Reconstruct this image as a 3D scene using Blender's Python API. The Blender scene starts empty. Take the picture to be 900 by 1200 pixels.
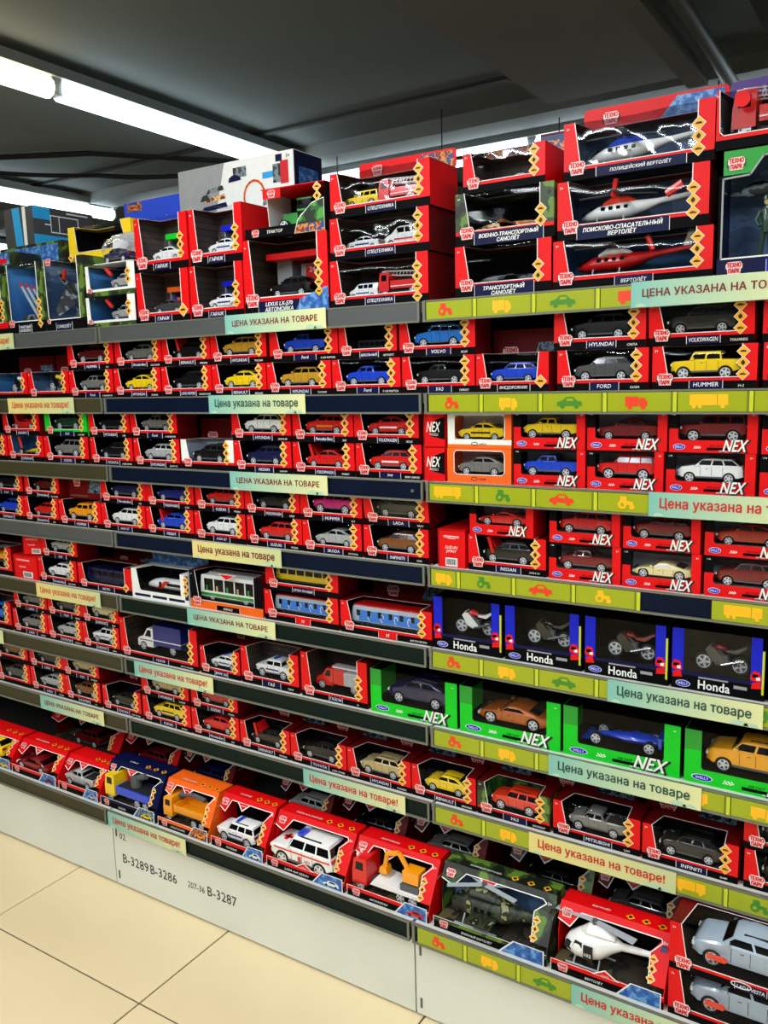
import bpy, math, random
from mathutils import Vector, Matrix
random.seed(7)
S = bpy.context.scene
COL = S.collection

# ------------------------------------------------------------------ camera
FW = Vector((-0.53287, 0.83126, -0.15829)).normalized()
UP = Vector((-0.06213, 0.14812, 0.98702)).normalized()
RT = FW.cross(UP).normalized(); UP = RT.cross(FW)
cam = bpy.data.cameras.new('camera'); camo = bpy.data.objects.new('camera', cam); COL.objects.link(camo)
camo.matrix_world = Matrix(((RT.x, UP.x, -FW.x, 0.0), (RT.y, UP.y, -FW.y, -1.5613), (RT.z, UP.z, -FW.z, 1.4277), (0, 0, 0, 1)))
cam.sensor_fit = 'VERTICAL'; cam.sensor_height = 36.0; cam.sensor_width = 27.0; cam.lens = 36.0*996.0/1200.0
cam.clip_start = 0.02; cam.clip_end = 60
S.camera = camo
# ------------------------------------------------------------------ world, exposure
wd = bpy.data.worlds.new('world'); S.world = wd; wd.use_nodes = True
wd.node_tree.nodes['Background'].inputs[0].default_value = (0.5, 0.55, 0.6, 1)
wd.node_tree.nodes['Background'].inputs[1].default_value = 0.02
S.view_settings.view_transform = 'Standard'; S.view_settings.look = 'None'
S.view_settings.gamma = 1.0; S.view_settings.exposure = 0.0; S.view_settings.use_curve_mapping = False

# ------------------------------------------------------------------ materials
MATS = {}
def lin(c):
    return tuple(((x/255)/12.92 if x/255 <= .04045 else (((x/255)+.055)/1.055)**2.4) for x in c)
def mat(name, rgb=None, rough=.5, metal=0., spec=.5, emit=0., var=0., scale=40., coat=0., bump=0.):
    if name in MATS: return MATS[name]
    m = bpy.data.materials.new(name); m.use_nodes = True
    nt = m.node_tree; b = nt.nodes['Principled BSDF']
    c = lin(rgb)
    b.inputs['Base Color'].default_value = (*c, 1)
    b.inputs['Roughness'].default_value = rough; b.inputs['Metallic'].default_value = metal
    b.inputs['Specular IOR Level'].default_value = spec
    if coat: b.inputs['Coat Weight'].default_value = coat; b.inputs['Coat Roughness'].default_value = .08
    if emit: b.inputs['Emission Color'].default_value = (*c, 1); b.inputs['Emission Strength'].default_value = emit
    if var or bump:
        tc = nt.nodes.new('ShaderNodeTexCoord'); n = nt.nodes.new('ShaderNodeTexNoise')
        n.inputs['Scale'].default_value = scale; n.inputs['Detail'].default_value = 4
        nt.links.new(tc.outputs['Object'], n.inputs['Vector'])
        if var:
            r = nt.nodes.new('ShaderNodeValToRGB')
            r.color_ramp.elements[0].position = .3; r.color_ramp.elements[1].position = .7
            r.color_ramp.elements[0].color = (*[x*(1-var) for x in c], 1)
            r.color_ramp.elements[1].color = (*[min(1, x*(1+var)) for x in c], 1)
            nt.links.new(n.outputs['Fac'], r.inputs[0]); nt.links.new(r.outputs[0], b.inputs['Base Color'])
        if bump:
            bp = nt.nodes.new('ShaderNodeBump'); bp.inputs['Strength'].default_value = bump; bp.inputs['Distance'].default_value = .01
            nt.links.new(n.outputs['Fac'], bp.inputs['Height']); nt.links.new(bp.outputs[0], b.inputs['Normal'])
    MATS[name] = m
    return m
def blotch(name, cols, scale, rough=.5, detail=2., stretch=(1, 1, 1)):
    """printed pattern with hard patches: camouflage, pictures on card"""
    m = mat(name, cols[0], rough); nt = m.node_tree; b = nt.nodes['Principled BSDF']
    tc = nt.nodes.new('ShaderNodeTexCoord'); mp = nt.nodes.new('ShaderNodeMapping'); mp.inputs['Scale'].default_value = stretch
    n = nt.nodes.new('ShaderNodeTexNoise'); n.inputs['Scale'].default_value = scale; n.inputs['Detail'].default_value = detail
    r = nt.nodes.new('ShaderNodeValToRGB'); r.color_ramp.interpolation = 'CONSTANT'
    e = r.color_ramp.elements
    for i in range(len(cols)-2): e.new(.5)
    for i, c in enumerate(cols):
        e[i].position = 0 if i == 0 else {2: (.5,), 3: (.46, .55), 4: (.43, .5, .58)}[len(cols)][i-1]
        e[i].color = (*lin(c), 1)
    nt.links.new(tc.outputs['Object'], mp.inputs[0]); nt.links.new(mp.outputs[0], n.inputs['Vector'])
    nt.links.new(n.outputs['Fac'], r.inputs[0]); nt.links.new(r.outputs[0], b.inputs['Base Color'])
    return m
def gradx(name, c0, c1, rough=.4, axis='X', noise=.0):
    """a two-tone print that runs over the piece's own length"""
    m = mat(name, c0, rough); nt = m.node_tree; b = nt.nodes['Principled BSDF']
    tc = nt.nodes.new('ShaderNodeTexCoord'); sp = nt.nodes.new('ShaderNodeSeparateXYZ'); r = nt.nodes.new('ShaderNodeValToRGB')
    r.color_ramp.elements[0].color = (*lin(c0), 1); r.color_ramp.elements[1].color = (*lin(c1), 1)
    nt.links.new(tc.outputs['Generated'], sp.inputs[0]); nt.links.new(sp.outputs[axis], r.inputs[0]); nt.links.new(r.outputs[0], b.inputs['Base Color'])
    return m
def brickmat(name, c1, c2, mort, sx):
    m = mat(name, c1, .6); nt = m.node_tree; b = nt.nodes['Principled BSDF']
    tc = nt.nodes.new('ShaderNodeTexCoord'); mp = nt.nodes.new('ShaderNodeMapping'); mp.inputs['Rotation'].default_value = (math.pi/2, 0, 0)
    t = nt.nodes.new('ShaderNodeTexBrick'); t.inputs['Scale'].default_value = sx
    t.inputs['Color1'].default_value = (*lin(c1), 1); t.inputs['Color2'].default_value = (*lin(c2), 1); t.inputs['Mortar'].default_value = (*lin(mort), 1)
    nt.links.new(tc.outputs['Object'], mp.inputs[0]); nt.links.new(mp.outputs[0], t.inputs['Vector']); nt.links.new(t.outputs['Color'], b.inputs['Base Color'])
    return m
def filmmat(name, gloss, rough, bump, scale):
    m = bpy.data.materials.new(name); m.use_nodes = True; nt = m.node_tree
    nt.nodes.remove(nt.nodes['Principled BSDF']); out = nt.nodes['Material Output']
    t = nt.nodes.new('ShaderNodeBsdfTransparent'); g = nt.nodes.new('ShaderNodeBsdfGlossy'); mx = nt.nodes.new('ShaderNodeMixShader')
    t.inputs[0].default_value = (.97, .98, 1, 1); g.inputs['Roughness'].default_value = rough
    tc = nt.nodes.new('ShaderNodeTexCoord'); n = nt.nodes.new('ShaderNodeTexNoise'); n.inputs['Scale'].default_value = scale; n.inputs['Detail'].default_value = 1.5
    oi = nt.nodes.new('ShaderNodeObjectInfo'); ad = nt.nodes.new('ShaderNodeVectorMath'); ml = nt.nodes.new('ShaderNodeMath'); ml.operation = 'MULTIPLY'; ml.inputs[1].default_value = 9.
    nt.links.new(oi.outputs['Random'], ml.inputs[0]); nt.links.new(tc.outputs['Object'], ad.inputs[0]); nt.links.new(ml.outputs[0], ad.inputs[1])
    nt.links.new(ad.outputs[0], n.inputs['Vector'])
    bp = nt.nodes.new('ShaderNodeBump'); bp.inputs['Strength'].default_value = bump; bp.inputs['Distance'].default_value = .01
    nt.links.new(n.outputs['Fac'], bp.inputs['Height']); nt.links.new(bp.outputs[0], g.inputs['Normal'])
    fr = nt.nodes.new('ShaderNodeFresnel'); fr.inputs['IOR'].default_value = 1.45
    m2 = nt.nodes.new('ShaderNodeMath'); m2.operation = 'MULTIPLY_ADD'; m2.inputs[1].default_value = gloss; m2.inputs[2].default_value = gloss*.02
    nt.links.new(bp.outputs[0], fr.inputs['Normal']); nt.links.new(fr.outputs[0], m2.inputs[0]); nt.links.new(m2.outputs[0], mx.inputs[0])
    nt.links.new(t.outputs[0], mx.inputs[1]); nt.links.new(g.outputs[0], mx.inputs[2]); nt.links.new(mx.outputs[0], out.inputs[0])
    MATS[name] = m
    return m

filmmat('film', .2, .04, .3, 10.)
filmmat('crumpled_film', .5, .05, .7, 12.)
PAL = dict(red=(222, 22, 20), dred=(205, 14, 16), maroon=(95, 14, 18), wine=(120, 12, 18), rust=(165, 40, 18), yellow=(248, 208, 18), gold=(214, 158, 40), amber=(250, 172, 14),
           beige=(202, 178, 122), blue=(18, 66, 205), azure=(28, 120, 215), dblue=(14, 30, 120), navy=(14, 20, 70), grey=(128, 126, 120), graphite=(84, 84, 82), dgrey=(66, 66, 68),
           silver=(186, 188, 186), white=(240, 240, 236), black=(8, 8, 10), brown=(134, 78, 34), bronze=(186, 96, 28), pink=(206, 26, 120), orange=(250, 158, 14),
           cream=(238, 222, 158), green=(24, 150, 40), dgreen=(30, 60, 34), orangered=(238, 52, 16), bluewhite=(172, 186, 198), lime=(150, 190, 30), purple=(74, 36, 120), cyan=(40, 160, 220), camo=(70, 80, 50))
for k, c in PAL.items():
    mat('paint_'+k, c, .3, coat=.6, metal=.15 if k in ('silver', 'grey', 'bronze', 'brown', 'graphite', 'gold', 'beige') else 0., var=.04)
    mat('print_'+k, c, .42, var=.03)
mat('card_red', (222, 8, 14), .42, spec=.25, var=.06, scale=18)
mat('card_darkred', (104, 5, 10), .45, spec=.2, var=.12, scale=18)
mat('card_black', (8, 7, 10), .55, spec=.06, var=.15)
mat('card_white', (236, 236, 230), .45, var=.03)
mat('card_navy', (6, 12, 58), .45, spec=.2, var=.05)
mat('card_grey', (150, 152, 152), .5, var=.05)
mat('card_green', (16, 196, 36), .42, spec=.25, var=.05)
mat('card_orange', (246, 100, 18), .4, var=.05)
mat('card_blue', (10, 26, 190), .42, spec=.25, var=.05)
mat('card_brown', (92, 76, 54), .7, var=.12)
mat('tag_red', (206, 26, 34), .4)
mat('tag_pink', (255, 222, 218), .4)
mat('diamond', (246, 172, 18), .4)
mat('ink', (12, 12, 14), .5)
mat('inkred', (196, 34, 30), .5); mat('inkdarkred', (120, 22, 26), .5); mat('inkgreen', (28, 74, 66), .5); mat('inkorange', (206, 84, 22), .5)
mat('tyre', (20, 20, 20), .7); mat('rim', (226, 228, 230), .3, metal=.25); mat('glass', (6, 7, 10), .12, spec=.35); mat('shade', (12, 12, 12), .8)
mat('lamp', (250, 250, 235), .2); mat('tail', (190, 10, 10), .3); mat('chrome', (200, 202, 205), .18, metal=.9)
mat('grey_plastic', (84, 86, 88), .5); mat('clear_grey', (170, 180, 186), .15, coat=.6)
mat('inner_dark', (14, 11, 12), .85, spec=.05, var=.4, scale=60)
brickmat('inner_city', (74, 56, 44), (38, 30, 28), (100, 84, 66), 42.)
brickmat('inner_house', (104, 84, 76), (84, 74, 70), (58, 52, 50), 16.)
blotch('inner_sky', [(58, 84, 120), (76, 104, 142), (116, 142, 170)], 9., .6, 3., (1, 1, 2.2))
gradx('inner_blue', (22, 70, 140), (70, 140, 200), .6, 'Z')
gradx('inner_pale', (150, 166, 196), (226, 236, 250), .6, 'Z')
blotch('inner_jungle', [(10, 34, 14), (30, 92, 30), (70, 150, 50)], 30., .6)
blotch('camo_print', [(18, 24, 14), (44, 62, 26), (92, 124, 40)], 22., .45)
blotch('camo_paint', [(26, 32, 18), (46, 56, 32), (12, 15, 11), (136, 134, 86)], 34., .55)
blotch('camo_grey', [(52, 62, 66), (120, 132, 138), (30, 34, 38)], 26., .5)
blotch('camo_orange', [(210, 120, 40), (232, 190, 120), (120, 50, 24)], 40., .5)
blotch('road', [(48, 42, 28), (22, 21, 20), (84, 72, 40)], 30., .7)
blotch('picture_blue', [(34, 84, 156), (52, 108, 180), (104, 154, 204)], 70., .4, 3.)
blotch('picture_fire', [(30, 60, 120), (220, 130, 30), (120, 40, 20)], 80., .4)
blotch('picture_city', [(60, 90, 110), (120, 150, 170), (30, 40, 50)], 70., .4)
mat('rail_grey', (92, 96, 96), .4, metal=.35, var=.05, scale=6)
mat('rail_olive_sheen', (62, 58, 38), .45, spec=.2, var=.08, scale=6)
mat('rail_navy', (6, 18, 40), .4, spec=.12, var=.15, scale=6)
mat('rail_dark', (8, 26, 22), .4, spec=.12, var=.15, scale=6)
mat('rail_lip', (118, 120, 108), .4, metal=.3)
mat('shelf_white', (206, 206, 196), .4, var=.03); mat('back_dark', (24, 24, 24), .8, spec=.1); mat('board_shaded', (44, 42, 40), .7, spec=.1)
mat('strip_green', (158, 168, 22), .3, var=.03, scale=8); mat('strip_light', (196, 204, 40), .3); mat('strip_shade', (108, 118, 20), .4)
gradx('price_teal', (122, 186, 172), (222, 222, 160), .45)
gradx('price_cream', (226, 210, 130), (196, 206, 150), .45)
mat('price_cloud', (176, 206, 176), .45)
mat('icon_red', (232, 60, 24), .4); mat('icon_yellow', (250, 184, 20), .4); mat('icon_green', (64, 132, 34), .4)
mat('panel_white', (222, 224, 212), .45, var=.04, scale=5)

# ------------------------------------------------------------------ mesh helpers
class MB:
    def __init__(s): s.v = []; s.f = []; s.m = []
    def add(s, vs, fs, m):
        o = len(s.v); s.v += [tuple(v) for v in vs]; s.f += [tuple(o+i for i in f) for f in fs]; s.m += [m]*len(fs)
        return s
    def box(s, x0, x1, y0, y1, z0, z1, m):
        return s.add([(x0, y0, z0), (x1, y0, z0), (x1, y1, z0), (x0, y1, z0), (x0, y0, z1), (x1, y0, z1), (x1, y1, z1), (x0, y1, z1)],
                     [(0, 3, 2, 1), (4, 5, 6, 7), (0, 1, 5, 4), (1, 2, 6, 5), (2, 3, 7, 6), (3, 0, 4, 7)], m)
    def prism(s, pts, ext, m):
        """polygon pts (3D) extruded by vector ext"""
        n = len(pts); e = Vector(ext)
        vs = [Vector(p) for p in pts] + [Vector(p)+e for p in pts]
        nv = Vector((0, 0, 0))
        for i in range(n): nv += vs[i].cross(vs[(i+1) % n])
        flip = nv.dot(e) > 0
        a = tuple(range(n)); b = tuple(range(2*n-1, n-1, -1))
        sd = [(i, i+n, (i+1) % n+n, (i+1) % n) for i in range(n)]
        fs = [a, b]+sd
        if flip: fs = [tuple(reversed(f)) for f in fs]
        return s.add(vs, fs, m)
    def xz(s, pts, y0, y1, m):
        return s.prism([(p[0], y0, p[1]) for p in pts], (0, y1-y0, 0), m)
    def xy(s, pts, z0, z1, m):
        return s.prism([(p[0], p[1], z0) for p in pts], (0, 0, z1-z0), m)
    def yz(s, pts, x0, x1, m):
        return s.prism([(x0, p[0], p[1]) for p in pts], (x1-x0, 0, 0), m)
    def tube(s, a, b, r, m, n=8, r2=None):
        a = Vector(a); b = Vector(b); d = (b-a).normalized(); r2 = r if r2 is None else r2
        u = d.orthogonal().normalized(); w = d.cross(u)
        vs = [a+(u*math.cos(t)+w*math.sin(t))*r for t in [2*math.pi*i/n for i in range(n)]]
        vs += [b+(u*math.cos(t)+w*math.sin(t))*r2 for t in [2*math.pi*i/n for i in range(n)]]
        return s.add(vs, [tuple(reversed(range(n))), tuple(range(n, 2*n))]+[(i, (i+1) % n, (i+1) % n+n, i+n) for i in range(n)], m)
    def path(s, pts, r, m, n=6):
        for i in range(len(pts)-1): s.tube(pts[i], pts[i+1], r, m, n)
        return s
    def loft(s, rings, m):
        n = len(rings[0]); vs = [p for r in rings for p in r]
        fs = [(i*n+j, i*n+(j+1) % n, (i+1)*n+(j+1) % n, (i+1)*n+j) for i in range(len(rings)-1) for j in range(n)]
        fs += [tuple(reversed(range(n))), tuple((len(rings)-1)*n+j for j in range(n))]
        return s.add(vs, fs, m)
    def ell(s, prof, m, n=12):
        """body along x; prof = (x, cy, cz, ry, rz)"""
        return s.loft([[(x, cy+ry*math.cos(2*math.pi*j/n), cz+rz*math.sin(2*math.pi*j/n)) for j in range(n)] for x, cy, cz, ry, rz in prof], m)
    def line(s, pts, wd, m, y=-.0004, th=.0005):
        """flat band along a path in the xz plane"""
        for i in range(len(pts)-1):
            a = Vector((pts[i][0], 0, pts[i][1])); b = Vector((pts[i+1][0], 0, pts[i+1][1])); d = (b-a)
            if d.length < 1e-6: continue
            d.normalize(); nn = Vector((-d.z, 0, d.x))*wd/2; a = a-d*wd*.3; b = b+d*wd*.3; o = Vector((0, y, 0))
            s.prism([a+nn+o, b+nn+o, b-nn+o, a-nn+o], (0, th, 0), m)
        return s
    def mesh(s, name, smooth=False):
        me = bpy.data.meshes.new(name); me.from_pydata(s.v, [], s.f)
        names = list(dict.fromkeys(s.m))
        for k in names: me.materials.append(MATS[k])
        ix = {k: i for i, k in enumerate(names)}
        me.polygons.foreach_set('material_index', [ix[k] for k in s.m])
        if smooth:
            me.polygons.foreach_set('use_smooth', [True]*len(me.polygons)); me.update()
            try: me.set_sharp_from_angle(angle=math.radians(38))
            except Exception: pass
        me.update()
        return me
def O(name, me, parent=None, loc=(0, 0, 0), rot=(0, 0, 0), sc=(1, 1, 1), label=None):
    if isinstance(me, MB): me = me.mesh(name)
    o = bpy.data.objects.new(name, me); COL.objects.link(o)
    o.location = loc; o.rotation_euler = rot; o.scale = sc
    if parent: o.parent = parent
    if label: o['label'] = label
    return o
LABELS = []
def thing(name, label, cat, loc=(0, 0, 0), rz=0., group=None, me=None, rot=None):
    o = O(name, me, None, loc, rot or (0, 0, rz))
    o['label'] = label; o['category'] = cat
    if group: o['group'] = group
    LABELS.append(label)
    return o
TXT = {}
def textmesh(body, m, shear=0., bold=.02):
    key = (body, m, shear, bold)
    if key in TXT: return TXT[key]
    c = bpy.data.curves.new('lettering', 'FONT'); c.body = body; c.resolution_u = 2; c.offset = min(bold, 0); c.shear = shear; c.space_character = 1.04; c.space_line = .98; c.align_x = 'CENTER'
    t = bpy.data.objects.new('t', c); COL.objects.link(t)
    me = bpy.data.meshes.new_from_object(t.evaluated_get(bpy.context.evaluated_depsgraph_get()))
    bpy.data.objects.remove(t); bpy.data.curves.remove(c)
    if 'н' in body:       # this glyph is three overlapping bars: give each bar its own face
        V = [tuple(v.co) for v in me.vertices]; F = [tuple(p.vertices) for p in me.polygons]; i = 0; bars = []
        def bar(k):
            q = V[k:k+4]
            return len(q) == 4 and len({round(p[0], 4) for p in q}) == 2 and len({round(p[1], 4) for p in q}) == 2
        while i+12 <= len(V):
            if bar(i) and bar(i+4) and bar(i+8): bars.append(i); i += 12
            else: i += 1
        own = {k for b in bars for k in range(b, b+12)}
        F = [f for f in F if not (set(f) & own)]
        for b in bars:
            for k in (0, 4, 8):
                f = [b+k, b+k+1, b+k+2, b+k+3]; ar = sum(V[f[j]][0]*V[f[(j+1) % 4]][1]-V[f[(j+1) % 4]][0]*V[f[j]][1] for j in range(4))
                F.append(tuple(f) if ar > 0 else tuple(reversed(f)))
        me.clear_geometry(); me.from_pydata(V, [], F); me.update()
    xs = [v.co.x for v in me.vertices]; ys = [v.co.y for v in me.vertices]
    x0, x1, y0, y1 = min(xs), max(xs), min(ys), max(ys); h = y1-y0
    for v in me.vertices: v.co = ((v.co.x-(x0+x1)/2)/h, 0, (v.co.y-(y0+y1)/2)/h)
    if bold > 0:        # heavier strokes: the outline laid over itself a little to each side
        vs = [tuple(v.co) for v in me.vertices]; fs = [tuple(p.vertices) for p in me.polygons]; n = len(vs); q = bold*.9
        V = [(x+dx, y-k*2.5e-5, z+dz) for k, (dx, dz) in enumerate(((-q, 0), (q, 0), (0, q*.7), (0, -q*.5))) for x, y, z in vs]
        F = [tuple(i+k*n for i in f) for k in range(4) for f in fs]
        me.clear_geometry(); me.from_pydata(V, [], F); me.update()
    me.materials.clear(); me.materials.append(MATS[m]); me.name = 'lettering'
    TXT[key] = (me, (x1-x0)/h)
    return TXT[key]
def text(name, body, m, parent, cx, y, cz, hgt, maxw=9., shear=0., bold=.02, rot=(0, 0, 0), minw=0.):
    me, asp = textmesh(body, m, shear, bold)
    wd = max(min(asp*hgt, maxw), minw)
    return O(name, me, parent, (cx, y, cz), rot, (wd/asp, 1, hgt))
# ------------------------------------------------------------------ toys (built 1 long along x, nose at x=0, then scaled)
def lerp(P, x):
    if x <= P[0][0]: return P[0][1]
    for a, b in zip(P, P[1:]):
        if x <= b[0]: return a[1] if b[0] == a[0] else a[1]+(b[1]-a[1])*(x-a[0])/(b[0]-a[0])
    return P[-1][1]
CARS = {  # top line, belt height, wheel x front, rear, radius, half width, bottom
 'sedan': ([(0, .13), (.01, .185), (.06, .215), (.27, .245), (.41, .345), (.52, .36), (.66, .35), (.82, .262), (.96, .255), (.99, .22), (1, .13)], .245, .19, .80, .072, .2, .07),
 'coupe': ([(0, .13), (.01, .19), (.07, .235), (.27, .265), (.40, .365), (.53, .385), (.70, .37), (.90, .285), (.97, .27), (.99, .22), (1, .13)], .262, .19, .80, .08, .205, .075),
 'suv': ([(0, .13), (.01, .21), (.06, .25), (.27, .28), (.38, .385), (.5, .40), (.82, .39), (.93, .29), (.985, .27), (1, .14)], .275, .19, .79, .082, .205, .085),
 'hummer': ([(0, .14), (.005, .26), (.05, .275), (.27, .285), (.33, .41), (.36, .42), (.72, .42), (.745, .30), (.99, .295), (1, .14)], .29, .19, .80, .095, .22, .11),
 'jeep': ([(0, .14), (.005, .25), (.05, .27), (.3, .285), (.37, .42), (.41, .43), (.93, .43), (.975, .29), (.985, .27), (1, .14)], .285, .2, .80, .095, .21, .10),
 'pickup': ([(0, .13), (.01, .21), (.05, .245), (.23, .265), (.33, .37), (.4, .38), (.57, .375), (.62, .262), (.98, .262), (1, .14)], .262, .17, .79, .08, .195, .09),
 'sports': ([(0, .08), (.02, .125), (.1, .165), (.32, .195), (.45, .275), (.56, .285), (.72, .245), (.88, .2), (.98, .19), (1, .1)], .195, .19, .80, .08, .22, .055),
 'van': ([(0, .1), (.01, .2), (.05, .23), (.17, .27), (.29, .41), (.36, .43), (.95, .43), (.99, .40), (1, .1)], .27, .16, .80, .07, .19, .065),
}
STRIPE = {'whitered': ('white', 'red'), 'redwhite': ('red', 'white'), 'redgold': ('red', 'gold'), 'whitep': ('white', 'dblue'), 'taxi': ('yellow', 'black')}
CACHE = {}
def wheel(big=False):
    if 'wheel' in CACHE: return CACHE['wheel']
    mb = MB(); n = 16
    prof = [(-.4, .8), (-.5, .92), (-.4, 1), (.4, 1), (.5, .92), (.4, .8)]
    rings = [[(r*math.cos(2*math.pi*j/n), y, r*math.sin(2*math.pi*j/n)) for j in range(n)] for y, r in prof]
    vs = [p for r in rings for p in r]
    mb.add(vs, [(i*n+j, (i+1)*n+j, (i+1)*n+(j+1) % n, i*n+(j+1) % n) for i in range(5) for j in range(n)], 'tyre')
    mb.tube((0, -.36, 0), (0, .36, 0), .8, 'grey_plastic', n)
    for sd in (-1, 1):
        mb.add([(r*math.cos(2*math.pi*j/n), sd*(.46), r*math.sin(2*math.pi*j/n)) for r in (.78, .66) for j in range(n)],
               [((j, (j+1) % n, n+(j+1) % n, n+j) if sd < 0 else (j, n+j, n+(j+1) % n, (j+1) % n)) for j in range(n)], 'rim')
        for k in range(5):
            a = 2*math.pi*k/5; c, s_ = math.cos(a), math.sin(a); q = .13
            mb.prism([(q*s_, sd*.36, -q*c), (.7*c+q*s_, sd*.36, .7*s_-q*c), (.7*c-q*s_, sd*.36, .7*s_+q*c), (-q*s_, sd*.36, q*c)], (0, sd*.09, 0), 'rim')
        mb.tube((0, sd*.3, 0), (0, sd*.48, 0), .17, 'rim', 8)
    CACHE['wheel'] = mb.mesh('wheel'); return CACHE['wheel']
def wheels(parent, spots, r, hw, wdt=.055, L=1.):
    for x in spots:
        for sd in (-1, 1):
            O('wheel', wheel(), parent, (x*L, sd*(hw-wdt*.5)*L, r*L), (0, 0, 0), (r*L, wdt*L, r*L))
def car_meshes(style, col, L):
    key = (style, col, round(L, 3))
    if key in CACHE: return CACHE[key]
    top, belt, xf, xr, R, hw, zb = CARS[style]
    base, stripe = STRIPE.get(col, (col, None)); pm = 'paint_'+base
    A = R*1.16
    xs = {p[0] for p in top} | {.03, .5, .9, .6, .15, .7}
    for c in (xf, xr): xs |= {c+A*math.cos(math.radians(t)) for t in (0, 20, 45, 70, 90, 110, 135, 160, 180)} | {c-A-.002, c+A+.002}
    xs = sorted(x for x in xs if 0 <= x <= 1)
    rings = []
    for x in xs:
        t = lerp(top, x); b = zb
        if x < .06 or x > .94: b = zb+.02
        for c in (xf, xr):
            if abs(x-c) < A: b = max(b, R*.95+math.sqrt(max(0, A*A-(x-c)**2))*.98)
        bl = min(belt, t); nose = 1-.16*max(0, 1-x/.12)**2-.12*max(0, 1-(1-x)/.1)**2
        h = hw*nose; hr = h*.97-.32*max(0, t-bl)
        b = min(b, bl-.02)
        half = [(h*.86, b), (h*.97, b+.004), (h, b+(bl-b)*.4), (h*.99, bl-.018 if t <= belt+.003 else bl-.006), (h*.95 if t > belt+.003 else h*.9, bl), (hr*(.98 if t > belt+.003 else .9), t-(.012 if t > belt+.003 else .002)), (hr*.8, t)]
        rings.append([(x, -a, z) for a, z in half]+[(x, a, z) for a, z in reversed(half)])
    rings = [[(p[0]*L, p[1]*L, p[2]*L) for p in r] for r in rings]
    mb = MB(); mb.loft([list(reversed(r)) for r in rings], pm)
    def B(x0, x1, y0, y1, z0, z1, m): mb.box(x0*L, x1*L, y0*L, y1*L, z0*L, z1*L, m)
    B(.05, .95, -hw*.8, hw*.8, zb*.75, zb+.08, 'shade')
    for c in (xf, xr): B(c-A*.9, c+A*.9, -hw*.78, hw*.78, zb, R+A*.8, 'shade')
    nz = hw*.7
    B(-.008, .03, -nz, nz, zb+.015, zb+.06, 'grey_plastic'); B(-.004, .02, -nz*.75, nz*.75, zb+.075, zb+.105, 'ink')
    B(.97, 1.006, -nz, nz, zb+.015, zb+.05, 'grey_plastic')
    if style in ('hummer', 'jeep', 'suv', 'pickup'): B(xf+A, xr-A, -hw*1.01, hw*1.01, zb-.005, zb+.02, 'grey_plastic')
    for sd in (-1, 1):
        y0, y1 = sorted((sd*hw*1.003, sd*hw*.97))
        for dx in (.36, .53, .70):
            if xf+A < dx < xr-A+.03: B(dx-.0025, dx+.0025, y0, y1, zb+.03, belt-.02, 'ink')
        B(.44, .475, y0-.002*0, y1, belt-.05, belt-.042, 'ink')
        if stripe: B(xf+A*1.1, xr-A*1.1, *sorted((sd*hw*1.012, sd*hw*.98)), zb+.07, zb+.105, 'paint_'+stripe)
        ym = sorted((sd*(hw*.93), sd*(hw*1.12)))
        B(lerp([(0, .31), (1, .31)], 0), .345, ym[0], ym[1], belt+.005, belt+.04, pm)
    if style == 'pickup' or style == 'hummer':
        B(.66 if style == 'pickup' else .77, .965, -hw*.8, hw*.8, belt-.01, belt+.006, 'shade')
    if style == 'jeep': B(1.0, 1.035, -.075, .075, .15, .29, 'tyre')
    if style in ('suv', 'coupe', 'jeep') :
        for sd in (-1, 1): B(.46, .80, sd*hw*.62-.006, sd*hw*.62+.006, lerp(top, .62)-.006, lerp(top, .62)+.012, 'ink')
    if stripe == 'dblue': B(.47, .53, -hw*.5, hw*.5, lerp(top, .5), lerp(top, .5)+.03, 'paint_blue')
    if stripe == 'black': B(.48, .54, -.06, .06, lerp(top, .5), lerp(top, .5)+.035, 'paint_yellow')
    body = mb.mesh('toy_body', True)
    # glazing
    g = MB(); zt = max(z for _, z in top); zl = belt+.012; zh = zt-.04
    if style == 'coupe': zh = zt-.05
    def xfz(z):
        for a, b in zip(top, top[1:]):
            if a[1] <= z <= b[1] and a[0] > .1: return a[0]+(b[0]-a[0])*(z-a[1])/(b[1]-a[1]+1e-9)
        return .4
    def xrz(z):
        for a, b in reversed(list(zip(top, top[1:]))):
            if a[1] >= z >= b[1]and b[1] > .15 and a[1] > belt: return a[0]+(b[0]-a[0])*(a[1]-z)/(a[1]-b[1]+1e-9)
        return .85
    fx0, fx1, rx0, rx1 = xfz(zl), xfz(zh), xrz(zl), xrz(zh)
    if fx0 < .2: fx0 = .3
    def side(z, x):
        t = lerp(top, x); h = hw; hb = h*.95; hr = (h*.97-.32*(t-belt))*.98
        return hb+(hr-hb)*min(1, max(0, (z-belt)/(max(.02, t-.012-belt))))
    mids = [(.0, .5)] if rx0-fx0 < .38 else [(0, .36), (.36, .68), (.68, 1)] if style in ('suv', 'jeep', 'van') else [(0, .42), (.42, .86)] if style != 'sports' else [(0, .7)]
    if style == 'pickup': mids = [(0, .55), (.55, 1)]
    if style == 'hummer': mids = [(0, .5), (.5, 1)]
    pf, pr = .022, .022
    for sd in (-1, 1):
        for a, b in mids:
            def X(u, z):
                f = (z-zl)/(zh-zl); l = fx0+(fx1-fx0)*f+pf; r = rx0+(rx1-rx0)*f-pr
                return l+(r-l)*u
            ga = .012 if a > 0 else 0; gb = .012 if b < 1 else 0
            q = [(X(a, zl)+ga, zl), (X(b, zl)-gb, zl), (X(b, zh)-gb, zh), (X(a, zh)+ga, zh)]
            pts = [(x*L, sd*(side(z, x)+.002)*L, z*L) for x, z in q]
            g.prism(pts, (0, -sd*.004*L, 0), 'glass')
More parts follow.
